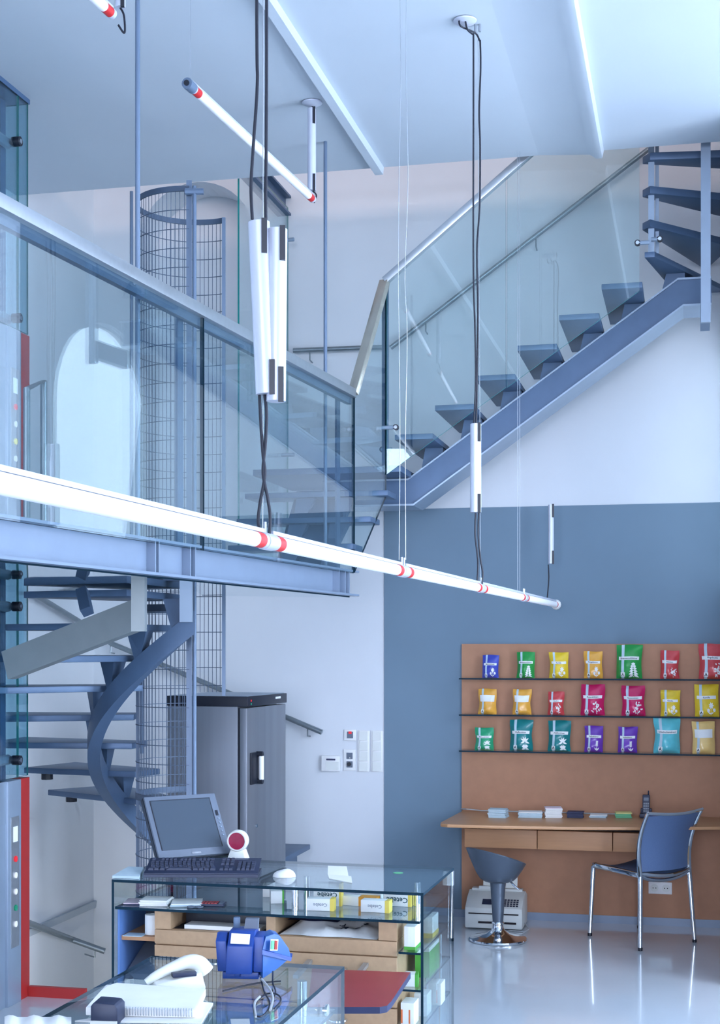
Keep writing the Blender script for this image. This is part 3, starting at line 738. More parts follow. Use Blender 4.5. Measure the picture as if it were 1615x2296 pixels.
uu, vv = du(1502, 1834); stack('paper_sheet', uu, vv + .04, .13, .09, DZ, .004, 1, 'paper', 'single white sheet lying on the desk behind the chair back', 0, None, 'paper')
uu, vv = du(1449, 1835)
ph = thing('cordless_telephone', 'dark cordless telephone standing in its charger on the desk', 'telephone', W(uu, vv + .03, DZ + .001), -A)
MB().box(-.042, .042, -.03, .05, 0, .028).box(-.036, .036, 0, .05, .028, .06).build('charger', 'navy_plastic', ph, world=False, bevel=.006)
TT = lambda q: Vector((q.x, q.y + (q.z - .02) * .18, q.z))
hs = MB().box(-.024, .024, -.012, .016, .026, .150, 0, TT).build('handset', 'navy_plastic', ph, world=False, bevel=.006)
MB().box(-.016, .016, -.0135, -.012, .112, .132, 0, TT).build('display', 'grey_plastic', hs, world=False)
kb = MB()
for r in range(4):
    for c in range(3): kb.box(-.0175 + c * .0125, -.0075 + c * .0125, -.0145, -.012, .040 + r * .016, .050 + r * .016, 0, TT)
kk = kb.build('keypad', 'print_grey', hs, world=False); kk['kind'] = 'stuff'
MB().tube([(.014, .028, .148), (.014, .033, .176)], .0045, 8).build('antenna', 'navy_plastic', hs, world=False)
pts = [W(-.80, -.035, DZ + .004), W(-.795, -.11, DZ + .02), W(-.75, -.16, DZ + .026), W(-.70, -.125, DZ + .018), W(-.66, -.06, DZ + .006), W(-.4, -.045, DZ + .005), W(-.1, -.04, DZ + .005), W(.2, -.045, DZ + .005), W(.34, -.04, DZ + .006)]
solo('power_cable', MB().tube(pts, .0042, 8), 'cable_grey', 'pale grey cable running along the rear of the desk', 'cable')

# ================================================================== CHAIR
def mixv(a, b, t): return Vector(a) * (1 - t) + Vector(b) * t
cN, cR, cL, cB = Vector((1.72, 8.757, 0)), Vector((2.112, 9.006, 0)), Vector((1.484, 9.21, 0)), Vector((1.85, 9.45, 0))
cc = (cN + cR + cL + cB) / 4
ch = thing('mesh_chair', 'chair with polished metal frame and dark blue mesh seat at the desk', 'chair', cc)
fw = uvec(cL - cN); sd = uvec(cR - cN)
def sp(p, k, z): q = cc + (p - cc) * k; return Vector((q.x, q.y, z))
SZ = .455
sN, sR, sL, sB = sp(cN, .90, SZ), sp(cR, .90, SZ), sp(cL, .93, SZ + .005), sp(cB, .93, SZ + .005)
for foot, knee, inn in ((cN, sN, sL), (cR, sR, sB), (cL, sL, sN), (cB, sB, sR)):
    d = uvec(inn - knee)
    l = MB().tube([foot + Vector((0, 0, .018)), mixv(foot, knee, .5), mixv(foot, knee, .88), knee + Vector((0, 0, -.012)), knee + d * .03 + Vector((0, 0, .006))], [.013, .0145, .0165, .017, .015], 12).build('leg', 'chrome', ch)
    MB().tube([foot + Vector((0, 0, .0015)), foot + Vector((0, 0, .02))], .0145, 12).build('foot_cap', 'black_plastic', l)
for a, c in ((sN, sL), (sR, sB)):
    MB().bar(a, c, .022, .03).build('seat_rail', 'chrome', ch, bevel=.005)
for a, c in ((sN, sR), (sL, sB)):
    q = [mixv(a, c, t) + Vector((0, 0, -.045 * math.sin(math.pi * t) ** .7)) for t in [i / 10 for i in range(11)]]
    MB().tube(q, .012, 8).build('cross_rail', 'chrome', ch)
rows2 = []
for i in range(13):
    t = i / 12; a, c = mixv(sN, sR, .03), mixv(sN, sR, .97); a2, c2 = mixv(sL, sB, .03), mixv(sL, sB, .97)
    L0 = mixv(a, a2, t * 1.04); R0 = mixv(c, c2, t * 1.04)
    rows2.append([mixv(L0, R0, j / 10) + Vector((0, 0, .016 - .022 * math.sin(math.pi * j / 10) - .035 * max(0, t - .8) * 2)) for j in range(11)])
m = MB().grid(rows2); m.grid([[p - Vector((0, 0, .006)) for p in r] for r in rows2]); m.build('seat', 'mesh_fabric', ch)
def backp(side, t, b=0.0):
    base = mixv(sN, sR, side); up = t * .40
    lean = -.035 * t * 1.6 + .045 * math.sin(math.pi * min(t, 1) * .9) * .9
    wide = (side - .5) * .045 * t
    return base + Vector((0, 0, up - .005)) + fw * (lean - .055 * t * t) + sd * wide + fw * b
tp0, tp1 = backp(0, 1), backp(1, 1)
fr = [backp(0, i / 12) for i in range(13)]
fr2 = [backp(1, i / 12) for i in range(13)]
bf = MB().tube(fr, [.016 - .005 * i / 12 for i in range(13)], 10).build('back_post', 'chrome', ch)
MB().tube(fr2, [.016 - .005 * i / 12 for i in range(13)], 10).build('back_post', 'chrome', ch)
q = [backp(i / 12, 1 - .035 * math.sin(math.pi * i / 12)) + fw * (-.04 * math.sin(math.pi * i / 12)) for i in range(13)]
MB().tube(q, .011, 10).build('top_rail', 'chrome', ch)
q = [backp(i / 12, .04) + fw * (-.045 * math.sin(math.pi * i / 12)) - Vector((0, 0, .02 * math.sin(math.pi * i / 12))) for i in range(13)]
MB().tube(q, .012, 10).build('lower_rail', 'chrome', ch)
rows2 = [[backp(.03 + .94 * j / 12, .07 + .88 * i / 12) + fw * (-.045 * math.sin(math.pi * j / 12)) for j in range(13)] for i in range(13)]
m = MB().grid(rows2); m.grid([[p + fw * .005 for p in r] for r in rows2]); m.build('backrest', 'mesh_fabric', ch)

# ================================================================== STOOL
so = Vector((.877, 9.07, 0))
st = thing('swivel_stool', 'silver tub-shaped swivel stool with round chrome foot under the desk', 'stool', so)
MB().lathe([(.184, .002), (.186, .010), (.182, .017), (.13, .028), (.075, .045), (.045, .065), (.035, .085), (.033, .10)], 40, so).build('base', 'chrome', st)
MB().lathe([(.030, .10), (.038, .104), (.040, .112), (.036, .12)], 28, so).build('collar', 'chrome', st)
MB().lathe([(.034, .12), (.040, .22), (.048, .34), (.056, .40)], 28, so).build('column', 'stool_silver', st)
prof = [(0.0, .0), (.24, .02), (.42, .10), (.58, .28), (.72, .50), (.86, .74), (1.0, 1.0)]
rows3 = []
for f, h in prof:
    r = []
    for j in range(36):
        a = 2 * math.pi * j / 36; rim = .205
        zt = .533 - .052 * math.cos(a) - .036 * math.sin(a)
        rr = .052 + (rim - .052) * f; z = .372 + (zt - .372) * h
        r.append(so + Vector((-.012 * f + rr * .93 * math.cos(a), rr * math.sin(a), z)))
    rows3.append(r)
inn = [[p + Vector((-.006 * math.cos(2 * math.pi * j / 36), -.006 * math.sin(2 * math.pi * j / 36), .006)) for j, p in enumerate(r)] for r in rows3]
m = MB().grid(rows3, closed=True).grid(inn, closed=True).grid([rows3[-1], inn[-1]], closed=True)
m.f.append([len(rows3) * 36 + j for j in range(36)]); m.m.append(0)
m.build('seat', 'stool_silver', st, sharp=60)
MB().tube([so + Vector((.055, -.02, .40)), so + Vector((.10, -.06, .355)), so + Vector((.125, -.075, .335))], .006, 8).build('lever', 'chrome', st)

# ================================================================== FAX MACHINE
p = pv(1113, 2076, -.30); fx = thing('fax_machine', 'pale grey fax machine on the floor under the desk', 'fax machine', (p.x, p.y, 0), -A)
MB().ext([(-.19, -.14, .01), (-.19, .17, .01), (-.19, .17, .20), (-.19, .06, .235), (-.19, -.05, .20), (-.19, -.14, .145)], (.38, 0, 0)).build('body', 'fax_grey', fx, world=False, bevel=.012)
MB().box(-.165, .165, -.146, -.138, .105, .112).box(-.10, .15, -.146, -.138, .045, .058).build('paper_slot', 'dark_gap', fx, world=False)
kp = MB()
sl = lambda q: Vector((q.x, -.05 - (.20 - q.z) * 1.636 - .002 - q.y, q.z))
for r in range(4):
    for c in range(6): kp.box(.045 + c * .02, .059 + c * .02, -.001, .004, .157 + r * .010, .164 + r * .010, 0, sl)
kp.box(-.08, .03, -.001, .003, .165, .192, 0, sl)
kf = kp.build('keypad', 'navy_plastic', fx, world=False); kf['kind'] = 'stuff'
MB().ext([(-.10, .08, .22), (.13, .08, .22), (.13, .13, .40), (-.10, .13, .40)], (0, .006, .0)).build('paper_tray', 'ivory_plastic', fx, world=False)
MB().box(-.17, .17, .04, .10, .225, .245).box(-.12, -.03, .02, .05, .24, .262).build('feeder', 'fax_grey', fx, world=False, bevel=.005)
q = [Vector((.19, .0, .03)), Vector((.23, -.10, .012)), Vector((.20, -.22, .006)), Vector((.10, -.25, .006)), Vector((.06, -.20, .006)), Vector((.12, -.15, .006)), Vector((.22, -.16, .006))]
MB().tube(q, .004, 6).build('cable', 'cable_grey', fx, world=False)

# ================================================================== SOCKETS, SWITCHES
def wp(x, y, v=0.0): p = pv(x, y, v); return uof(p), p.z
u, z = wp(1481, 1991, -.03)
soc = thing('double_socket', 'white double wall socket low on the brown board', 'socket', W(u, -.026, z - .04), -A)
MB().wbox(u - .077, u + .077, -.036, -.0262, z - .04, z + .04).build('plate', 'white_plastic', soc, bevel=.003)
for s in (-.038, .038):
    c = W(u + s, -.038, z); r = MB().tube([c, c + E2 * .006], .026, 20).build('insert', 'ivory_plastic', soc)
    MB().tube([c + E1 * .009 - E2 * .001, c + E1 * .009 + E2 * .003], .0035, 8).tube([c - E1 * .009 - E2 * .001, c - E1 * .009 + E2 * .003], .0035, 8).build('contact_hole', 'dark_gap', r)
u, z = wp(744, 1711)
th = thing('thermostat', 'white box thermostat with a dark display on the white wall', 'thermostat', W(u, 0, z - .055), -A)
MB().wbox(u - .067, u + .067, -.035, -.0005, z - .055, z + .055).build('housing', 'white_plastic', th, bevel=.006)
MB().wbox(u - .03, u + .035, -.037, -.035, z + .022, z + .034).build('display', 'card_navy', th)
MB().wbox(u - .035, u + .06, -.0365, -.035, z - .045, z + .012).build('flap', 'ivory_plastic', th)
u, z = wp(786, 1648)
kp = thing('keypad_switch', 'small white wall keypad with red light at the top', 'keypad', W(u, 0, z - .04), -A)
MB().wbox(u - .043, u + .043, -.012, -.0005, z - .04, z + .038).build('frame', 'white_plastic', kp, bevel=.003)
b2 = MB().wbox(u - .022, u + .022, -.014, -.012, z - .022, z + .024).build('pad', 'grey_plastic', kp)
MB().wbox(u - .010, u + .012, -.016, -.014, z + .008, z + .026).build('light', 'lamp_red', kp)
u, z = wp(785, 1704)
ks = thing('key_switch', 'tall white switch plate with display and black key lock', 'switch', W(u, 0, z - .075), -A)
MB().wbox(u - .043, u + .043, -.012, -.0005, z - .075, z + .075).build('frame', 'white_plastic', ks, bevel=.003)
MB().wbox(u - .022, u + .022, -.014, -.012, z + .008, z + .052).build('display', 'grey_plastic', ks)
c = W(u + .002, -.014, z + .016); MB().tube([c, c - E2 * .003], .004, 8).build('light', 'lamp_white', ks)
MB().wbox(u - .022, u + .022, -.014, -.012, z - .052, z - .008).build('lock_plate', 'grey_plastic', ks)
c = W(u - .002, -.014, z - .028); MB().tube([c, c - E2 * .016], .014, 12).build('lock', 'black_plastic', ks)
for x, lab in ((816, 'white column of four rocker switches nearer the key switch'), (846, 'white column of four rocker switches next to the blue wall')):
    u, z = wp(x, 1684)
    sw = thing('switch_column', lab, 'switch', W(u, 0, z - .145), -A, 'rocker switch columns on the white wall')
    MB().wbox(u - .043, u + .043, -.010, -.0005, z - .145, z + .145).build('frame', 'white_plastic', sw, bevel=.003)
    for i in range(4):
        zz = z - .108 + i * .072
        MB().ext([W(u - .030, -.010, zz - .031), W(u - .030, -.010, zz + .031), W(u - .030, -.013, zz + .031), W(u - .030, -.020, zz - .031)], E1 * .06).build('rocker', 'ivory_plastic', sw)
# ================================================================== SUSPENDED TUBE LAMPS
LZ = 2.145
def lp(Y): return Vector((-.239 + .2655 * (Y - 3.68), Y, LZ))
JY = [2.20, 3.68, 5.165, 6.72, 8.07, 9.50]
LD = uvec(lp(9) - lp(3))
LS = uvec(LD.cross(Vector((0, 0, 1))))
names = ['blurred white tube lamp nearest the camera, crossing in front of the bridge', 'white tube lamp between the big twin control gear and the wire pair', 'white tube lamp right of the wire pair in front of the blue wall', 'white tube lamp just right of the second control gear', 'last white tube lamp ending in a white ball before the blue wall']
def tube_lamp(a, b, r, label, group, ball=False, e0=.035, e1=.035):
    t = thing('tube_lamp', label, 'lamp', a, 0, group)
    d = uvec(b - a); L = (b - a).length
    MB().tube([a + d * (e0 + .07), b - d * (e1 + .07)], r, 20).build('tube', 'tube_white', t)
    for q0, q1 in ((e0 + .02, e0 + .07), (L - e1 - .07, L - e1 - .02)):
        MB().tube([a + d * q0, a + d * q1], r * 1.01, 20).build('red_band', 'tube_red', t)
    for q0, q1 in ((e0, e0 + .02), (L - e1 - .02, L - e1)):
        MB().tube([a + d * q0, a + d * q1], r * 1.03, 20).build('socket', 'ballast_white', t)
    MB().bar(a + d * e0 + Vector((0, 0, r + .006)), b - d * e1 + Vector((0, 0, r + .006)), .010, .010).build('carrier_rail', 'ballast_white', t)
    if ball:
        MB().lathe([(.0035, -.034), (.018, -.029), (.030, -.016), (.034, 0), (.030, .016), (.018, .029), (.0035, .034)], 20, b).build('end_ball', 'white_plastic', t)
    return t
for i in range(5):
    a, b = lp(JY[i]), lp(JY[i + 1])
    tube_lamp(a, b, .0195, names[i], 'suspended line of tube lamps', ball=(i == 4), e1=(.0 if i == 4 else .035))
def clampset(c, parent):
    MB().tube([c - LD * .034, c + LD * .034], .0225, 18).build('clamp', 'ballast_white', parent)
    for s in (-.018, .018):
        MB().tube([c + LD * s + Vector((0, 0, .015)), c + LD * s + Vector((0, 0, .05))], .004, 8).build('ferrule', 'fine_wire', parent)
def wire(parent, pts, r=.0012, mat='fine_wire', n=6, name='wire'): return MB().tube(pts, r, n).build(name, mat, parent)
def smooth(pts, n=8):
    pts = [Vector(p) for p in pts]; out = []
    for i in range(len(pts) - 1):
        p0, p1, p2, p3 = pts[max(i - 1, 0)], pts[i], pts[i + 1], pts[min(i + 2, len(pts) - 1)]
        for k in range(n):
            t = k / n; out.append(.5 * ((2 * p1) + (p2 - p0) * t + (2 * p0 - 5 * p1 + 4 * p2 - p3) * t * t + (3 * p1 - p0 - 3 * p2 + p3) * t ** 3))
    return out + [pts[-1]]
def gear(c, z0, z1, label, r=.026, twin=0.0, cable_top=None, lean=0.0, group='lamp control gear tubes'):
    g = thing('lamp_control_gear', label, 'lamp gear', (c.x, c.y, z0), 0, group)
    def body(dx, dz, rr, dl):
        a = Vector((c.x + dx + dl, c.y, z0 + dz)); b = Vector((c.x + dx, c.y, z1 + dz))
        MB().tube([a, b], rr, 24).build('casing', 'ballast_white', g)
        for e, s in ((a, 1), (b, -1)):
            q = e + Vector((rr * .55, -rr * .8, 0)); MB().bar(q + Vector((0, 0, s * -.004)), q + Vector((0, 0, s * .085)), .014, .012, up=(0, 1, 0)).build('clip', 'black_plastic', g)
    body(0, 0, r, lean)
    if twin: body(twin, -.018, r * .9, -lean * .2)
    return g
# big twin gear above the second joint
c = lp(3.68); s1 = thing('lamp_suspension', 'clamp with thin wires holding the lamp line below the twin control gear', 'suspension', c, 0, 'lamp suspensions')
clampset(c, s1); wire(s1, [c + Vector((-.012, 0, .03)), c + Vector((-.012, .03, ZC - LZ))])
g1 = gear(Vector((c.x - .021, c.y - .01, 0)), 2.523, 2.965, 'large twin white control gear tubes hanging near the camera', .028, .048, lean=.02)
Yc = c.y - .005
def P(x, y): return at(x, y, Yc)
for pts in ([(575, -600), (576, 60), (577, 190), (568, 330), (563, 420), (566, 492)], [(598, -600), (598, 100), (597, 350), (596, 450), (597, 520)]):
    wire(g1, smooth([P(*p) for p in pts]), .0042, 'cable_black', 8, 'cable')
for pts in ([(582, 885), (585, 950), (590, 1020), (594, 1065), (583, 1130), (579, 1170), (584, 1192)], [(594, 885), (598, 930), (595, 1000), (590, 1060), (601, 1120), (606, 1160), (604, 1202)]):
    wire(g1, smooth([P(*p) for p in pts]), .0042, 'cable_black', 8, 'cable')
# wire pair above the third joint
c = lp(5.165); s2 = thing('lamp_suspension', 'clamp with a pair of long thin wires left of the blue wall', 'suspension', c, 0, 'lamp suspensions')
clampset(c, s2)
for x0, xs in ((897, (895, 897, 895, 893, 895, 899, 896)), (910, (910, 909, 913, 908, 915, 911, 912))):
    ys = (1255, 1000, 750, 620, 400, 150, -60); wire(s2, smooth([at(x, y, 5.165) for x, y in zip(xs, ys)]))
# second gear with ceiling rose
c = lp(6.72); s3 = thing('lamp_suspension', 'clamp with a thin wire below the second control gear', 'suspension', c, 0, 'lamp suspensions')
clampset(c, s3); wire(s3, [c + Vector((0, 0, .03)), at(1072, 60, 6.70)])
g2 = gear(Vector((at(1067, 1000, 6.70).x, 6.70, 0)), 2.50, 2.915, 'white control gear tube hanging in front of the upper stair', .026)
for pts in ([(1062, 75), (1062, 250), (1062, 600), (1066, 750), (1067, 860), (1063, 952)], [(1077, 90), (1078, 150), (1075, 250), (1077, 330), (1076, 460), (1070, 560), (1072, 700), (1070, 870), (1068, 952)]):
    wire(g2, smooth([at(x, y, 6.69) for x, y in pts]), .0042, 'cable_black', 8, 'cable')
for pts in ([(1067, 1150), (1066, 1200), (1072, 1260), (1070, 1312)], [(1074, 1150), (1073, 1200), (1078, 1255), (1083, 1285), (1081, 1312)]):
    wire(g2, smooth([at(x, y, 6.69) for x, y in pts]), .0042, 'cable_black', 8, 'cable')
def rose(x, y, label, r, parent=None, dy=0):
    Y = (ZC - EYE) * F / (HY - y); p = at(x, y, Y)
    ro = thing('ceiling_rose', label, 'ceiling rose', (p.x, p.y, ZC - .03), 0, 'ceiling roses of the lamps')
    MB().lathe([(r, -.004), (r * .98, -.010), (r * .6, -.022), (.010, -.028)], 28, (p.x, p.y, ZC)).build('cover', 'ballast_white', ro)
    return ro, p
ro, p = rose(1043, 44, 'white ceiling rose with two black cables at the top right', .055)
wire(ro, smooth([p + Vector((0, -.03, -.022)), p + Vector((.01, -.03, -.06)), at(1062, 78, 6.69)]), .0042, 'cable_black', 8, 'cable')
wire(ro, smooth([p + Vector((-.03, -.03, -.02)), p + Vector((-.02, -.04, -.05)), at(1066, 74, 6.69), at(1076, 92, 6.69)]), .0042, 'cable_black', 8, 'cable')
for x, y in ((1066, 28), (1076, 46)):
    q = at(x, y, 6.72); MB().tube([(q.x, q.y, ZC), (q.x, q.y, ZC - .035)], .006, 10).build('wire_holder', 'fine_wire', ro)
wire(ro, smooth([at(1066, 27, 6.71), at(1083, 30, 6.71), at(1095, 46, 6.71), at(1080, 43, 6.71)]), .0012)
# wires of the fourth joint, gear at the far end
c = lp(8.07); s4 = thing('lamp_suspension', 'clamp with a pair of thin wires near the far end of the lamp line', 'suspension', c, 0, 'lamp suspensions')
clampset(c, s4)
for x in (1161, 1166): wire(s4, [at(x, 1330, 8.07), at(x, 340, 8.07)])
g3 = gear(Vector((at(1236, 1200, 9.45).x, 9.45, 0)), 2.415, 2.805, 'slim white control gear tube in front of the blue wall', .019)
wire(g3, smooth([at(1230, 1266, 9.44), at(1231, 1300, 9.44), at(1227, 1345, 9.44)]), .0042, 'cable_black', 8, 'cable')
# upper line of tube lamps under the ceiling
UZ = 4.27
def up_(Y): return Vector((-.736 + .305 * (Y - 6.08), Y, UZ))
tube_lamp(up_(6.08), up_(7.69), .0195, 'white tube lamp with red ends hanging under the ceiling at upper left', 'tube lamps under the ceiling', e0=.05, e1=.03)
tube_lamp(up_(3.85), up_(5.46), .0195, 'white tube lamp cut off by the top left picture edge', 'tube lamps under the ceiling', e0=.03, e1=.05)
a = up_(6.08); ul = thing('lamp_suspension', 'thin wire holding the near end of the ceiling tube lamp', 'suspension', a, 0, 'lamp suspensions')
dd = uvec(up_(7) - up_(6)); MB().tube([a - dd * .005, a + dd * .055], .024, 16).tube([a - dd * .012, a + dd * .0], .012, 12, m=1).build('clamp', ['rod_steel', 'black_plastic'], ul)
wire(ul, [a + Vector((.01, .03, .02)), Vector((a.x + .01, a.y + .03, ZC))])
ro2, p = rose(700, 228, 'grey ceiling rose above the hanging control gear', .055)
e = up_(7.66); g4 = gear(Vector((e.x - .005, e.y, 0)), UZ + .045, UZ + .485, 'white control gear tube hanging close below the ceiling', .023)
wire(g4, [Vector((e.x, e.y, UZ + .485)), Vector((p.x, p.y, ZC - .02))], .004, 'cable_black', 8, 'cable')
wire(g4, smooth([Vector((e.x, e.y, UZ + .045)), Vector((e.x + .02, e.y, UZ + .02)), e + Vector((.008, .0, -.02))]), .004, 'cable_black', 8, 'cable')
e = up_(5.46); g5 = gear(Vector((e.x + .006, e.y + .01, 0)), UZ + .05, UZ + .48, 'white control gear tube at the top left picture edge', .02)
wire(g5, smooth([e + Vector((.006, .01, .05)), e + Vector((.02, .01, .02)), e + Vector((.024, .0, -.05)), e + Vector((.0, 0, -.02))]), .004, 'cable_black', 8, 'cable')
# ================================================================== REFRIGERATOR
FP = at(548, 1600, 8.70); FA = R(17.5)
fr = thing('refrigerator', 'brushed steel refrigerator with a black top standing behind the wire cage', 'refrigerator', (FP.x, FP.y, 0), -FA)
def fb(*a): return MB().box(*a)
fb(-.514, -.045, .0, .674, .06, 1.50).build('cabinet', 'brushed', fr, world=False, bevel=.004)
fb(-.49, -.06, .03, .64, .0, .06).build('plinth', 'black_plastic', fr, world=False)
fb(-.045, -.03, .006, .668, .07, 1.49).build('door_gasket', 'black_plastic', fr, world=False)
d = fb(-.03, .018, .0, .674, .06, 1.492).build('door', 'brushed', fr, world=False, bevel=.006)
h = fb(.018, .03, .045, .215, 1.02, 1.215).build('handle', 'black_plastic', d, world=False, bevel=.003)
MB().tube([(.05, .155, 1.045), (.05, .155, 1.19)], .017, 14).build('grip', 'white_plastic', h, world=False)
for z in (1.035, 1.20): MB().tube([(.02, .155, z), (.06, .155, z)], .019, 12).build('grip_end', 'black_plastic', h, world=False)
MB().tube([(.017, .15, .757), (.024, .15, .757)], .012, 12).build('lock', 'chrome', d, world=False)
t = fb(-.52, .024, -.004, .678, 1.50, 1.562).build('top_cap', 'black_plastic', fr, world=False, bevel=.004)
fb(-.50, .01, .01, .66, 1.562, 1.565).build('cover_sheet', 'lift_steel', t, world=False)
fb(.024, .0255, .47, .56, 1.532, 1.545).build('name_plate', 'white_plastic', t, world=False)
MB().tube([(.023, .05, 1.535), (.027, .05, 1.535)], .006, 8).build('red_lamp', 'lamp_red', t, world=False)
MB().tube([(.023, .05, 1.515), (.027, .05, 1.515)], .006, 8).build('green_lamp', 'lamp_green', t, world=False)

# ================================================================== GLASS COUNTER WITH DRAWERS
C1 = Vector((-.973, 5.59, 0)); C1A = R(14.2)
M1 = Matrix.Translation(C1) @ Matrix.Rotation(-C1A, 4, 'Z')
def c1(x, y, z=0.0): return M1 @ Vector((x, y, z))
CW, CDp, CT = 1.246, .62, .96
SHT = .853
gc = thing('glass_counter', 'glass sales counter with dark green edges in front of the refrigerator', 'counter', C1, -C1A)
GM = ['glass_counter', 'glass_edge']
def pane(pts, vec, name, parent, mats=GM): return MB().ext(pts, vec, 0, 1).build(name, mats, parent, world=False)
pane([(0, 0, CT - .011), (CW, 0, CT - .011), (CW, CDp, CT - .011), (0, CDp, CT - .011)], (0, 0, .011), 'glass_top', gc)
pane([(0, 0, 0), (0, CDp, 0), (0, CDp, CT - .0115), (0, 0, CT - .0115)], (.010, 0, 0), 'side_pane', gc)
pane([(CW, 0, 0), (CW, CDp, 0), (CW, CDp, CT - .0115), (CW, 0, CT - .0115)], (-.010, 0, 0), 'side_pane', gc)
pane([(.012, .004, SHT - .010), (CW - .016, .004, SHT - .010), (CW - .016, CDp - .03, SHT - .010), (.012, CDp - .03, SHT - .010)], (0, 0, .010), 'inner_shelf', gc)
for z in (.736, .598, .455):
    pane([(1.15, .004, z - .008), (CW - .012, .004, z - .008), (CW - .012, CDp - .02, z - .008), (1.15, CDp - .02, z - .008)], (0, 0, .008), 'corner_shelf', gc)
for x, y in ((.70, .33), (1.16, .30), (.72, .10)):
    MB().tube([(x, y, SHT + .0005), (x, y, CT - .0115)], .013, 14).build('spacer', 'chrome', gc, world=False)
for y in (.585, .30):
    MB().tube([(CW - .05, y, .03), (CW - .05, y, .7)], .006, 8).build('shelf_rod', 'chrome', gc, world=False)
fb(CW - .04, CW + .002, CDp - .03, CDp - .004, CT - .07, CT - .012).build('corner_bracket', 'rail_alu', gc, world=False)
# wooden drawer cabinet inside the counter
dc = thing('drawer_cabinet', 'wooden drawer cabinet with metal pulls standing inside the glass counter', 'cabinet', c1(.65, .3), -C1A)
def cbx(x0, x1, y0, y1, z0, z1, m=0, mb=None): return (mb or MB()).box(x0, x1, y0, y1, z0, z1, m, lambda q: c1(q.x, q.y, q.z))
x0, x1 = .168, 1.138
m = cbx(x0, x1, .05, .58, .02, .708); cbx(x0, .235, .03, .58, .770, .840, 0, m); cbx(.625, .662, .032, .58, .770, .840, 0, m); cbx(1.068, x1, .03, .58, .770, .840, 0, m)
cbx(x0, x1, .04, .58, .708, .768, 0, m); cbx(x0, x1, .555, .58, .768, .840, 0, m); cbx(x0, x1, .50, .58, .832, .840, 0, m)
m.build('carcass', 'mdf', dc)
cbx(x0, x1, .035, .58, .8405, .8425).build('top_board', 'blue_paint', dc)
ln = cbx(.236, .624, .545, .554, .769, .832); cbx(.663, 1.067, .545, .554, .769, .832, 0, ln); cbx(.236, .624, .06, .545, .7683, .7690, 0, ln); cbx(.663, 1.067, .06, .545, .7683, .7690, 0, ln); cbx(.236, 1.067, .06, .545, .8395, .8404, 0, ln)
ln.build('compartment_shade', 'dark_gap', dc)  # near-black sheets paint the compartments' inner shade; not a real lining
for (a, b) in ((x0, .648), (.652, x1)):
    for z0, z1, hd in ((.713, .767, 0), (.520, .707, 1), (.275, .515, 1), (.03, .27, 1)):
        d = cbx(a, b, .028, .052, z0, z1).build('drawer', 'mdf', dc, bevel=.002)
        if hd:
            xm = (a + b) / 2 + .015; zc = z1 - .05
            MB().tube(smooth([c1(xm - .034, .028, zc), c1(xm - .026, .012, zc - .004), c1(xm, .004, zc - .006), c1(xm + .026, .012, zc - .004), c1(xm + .034, .028, zc)]), .006, 8).build('pull', 'chrome', d)
for i in range(3):
    z = (.710, .5175, .2725)[i]; cbx(x0 + .004, x1 - .004, .045, .0505, z - .004, z + .004).build('shadow_gap', 'dark_gap', dc)
# open bay at the left end
ob = thing('open_shelf_bay', 'blue-sided open shelf bay at the left end of the glass counter', 'shelf', c1(.09, .3), -C1A)
cbx(.012, .02, .03, .58, .0, .838).build('side_panel', 'blue_laminate', ob)
cbx(.02, .166, .05, .56, .715, .732).build('shelf_board', 'drawer_wood', ob)
cbx(.012, .166, .56, .58, .0, .838).build('back_panel', 'dark_gap', ob)
solo('paper_roll', MB().lathe([(.028, 0), (.030, .002), (.030, .078), (.027, .08), (.009, .08), (.009, .075)], 24, c1(.130, .10, .7325)), 'paper', 'white roll standing on the shelf in the open bay', 'roll')
solo('price_slip', cbx(.03, .11, .035, .10, .7325, .7345), 'paper_blue', 'pale slip lying on the shelf beside the white roll', 'slip')
pr = thing('label_printer', 'grey desktop printer on the lower level of the open bay', 'printer', c1(.09, .2, .40), -C1A)
cbx(.022, .164, .06, .45, .0, .48).build('pedestal', 'grey_plastic', pr)
MB().ext([c1(.026, .06, .481), c1(.026, .40, .481), c1(.026, .40, .66), c1(.026, .26, .66), c1(.026, .07, .58)], c1(.162, 0) - c1(.026, 0)).build('body', 'grey_plastic', pr, bevel=.005)
cbx(.03, .158, .056, .06, .52, .56).build('front_flap', 'ivory_plastic', pr)
solo('black_box', cbx(.05, .158, .22, .42, .733, .82), 'black_plastic', 'black case at the back of the open bay behind the roll', 'box', bevel=.004)
pt = thing('flat_printer', 'black flat device with a white paper tray in the left open compartment', 'printer', c1(.43, .3, .77), -C1A)
cbx(.255, .61, .14, .50, .7695, .825).build('body', 'black_plastic', pt, bevel=.004)
cbx(.28, .59, .06, .139, .7695, .785).build('paper_tray', 'paper', pt)
# plastic carrier bags in the right compartment
def crumple(x0, x1, y0, y1, z, h, seed, nx=26, ny=16):
    rnd = random.Random(seed); ph = [rnd.uniform(0, 6.28) for _ in range(8)]; rows = []
    def hf(s, t):
        e = (1 - abs(2 * s - 1) ** 4) * (1 - abs(2 * t - 1) ** 3)
        return z + max(.0005, h * e * (.62 + .22 * math.sin(9 * s + ph[0] + 4 * t) + .16 * math.sin(15 * t - 7 * s + ph[1]) + .10 * math.sin(31 * s + ph[2] + 9 * t)))
    return hf, [[c1(x0 + (x1 - x0) * j / nx, y0 + (y1 - y0) * k / ny + .006 * math.sin(12 * j / nx + ph[3]), hf(j / nx, k / ny)) for j in range(nx + 1)] for k in range(ny + 1)]
hf, rw = crumple(.675, 1.06, .045, .40, .7695, .060, 5)
bag = MB().grid(rw); bag.grid([[Vector((p.x, p.y, M1.translation.z + .7692)) for p in r] for r in (rw[0], rw[-1])])
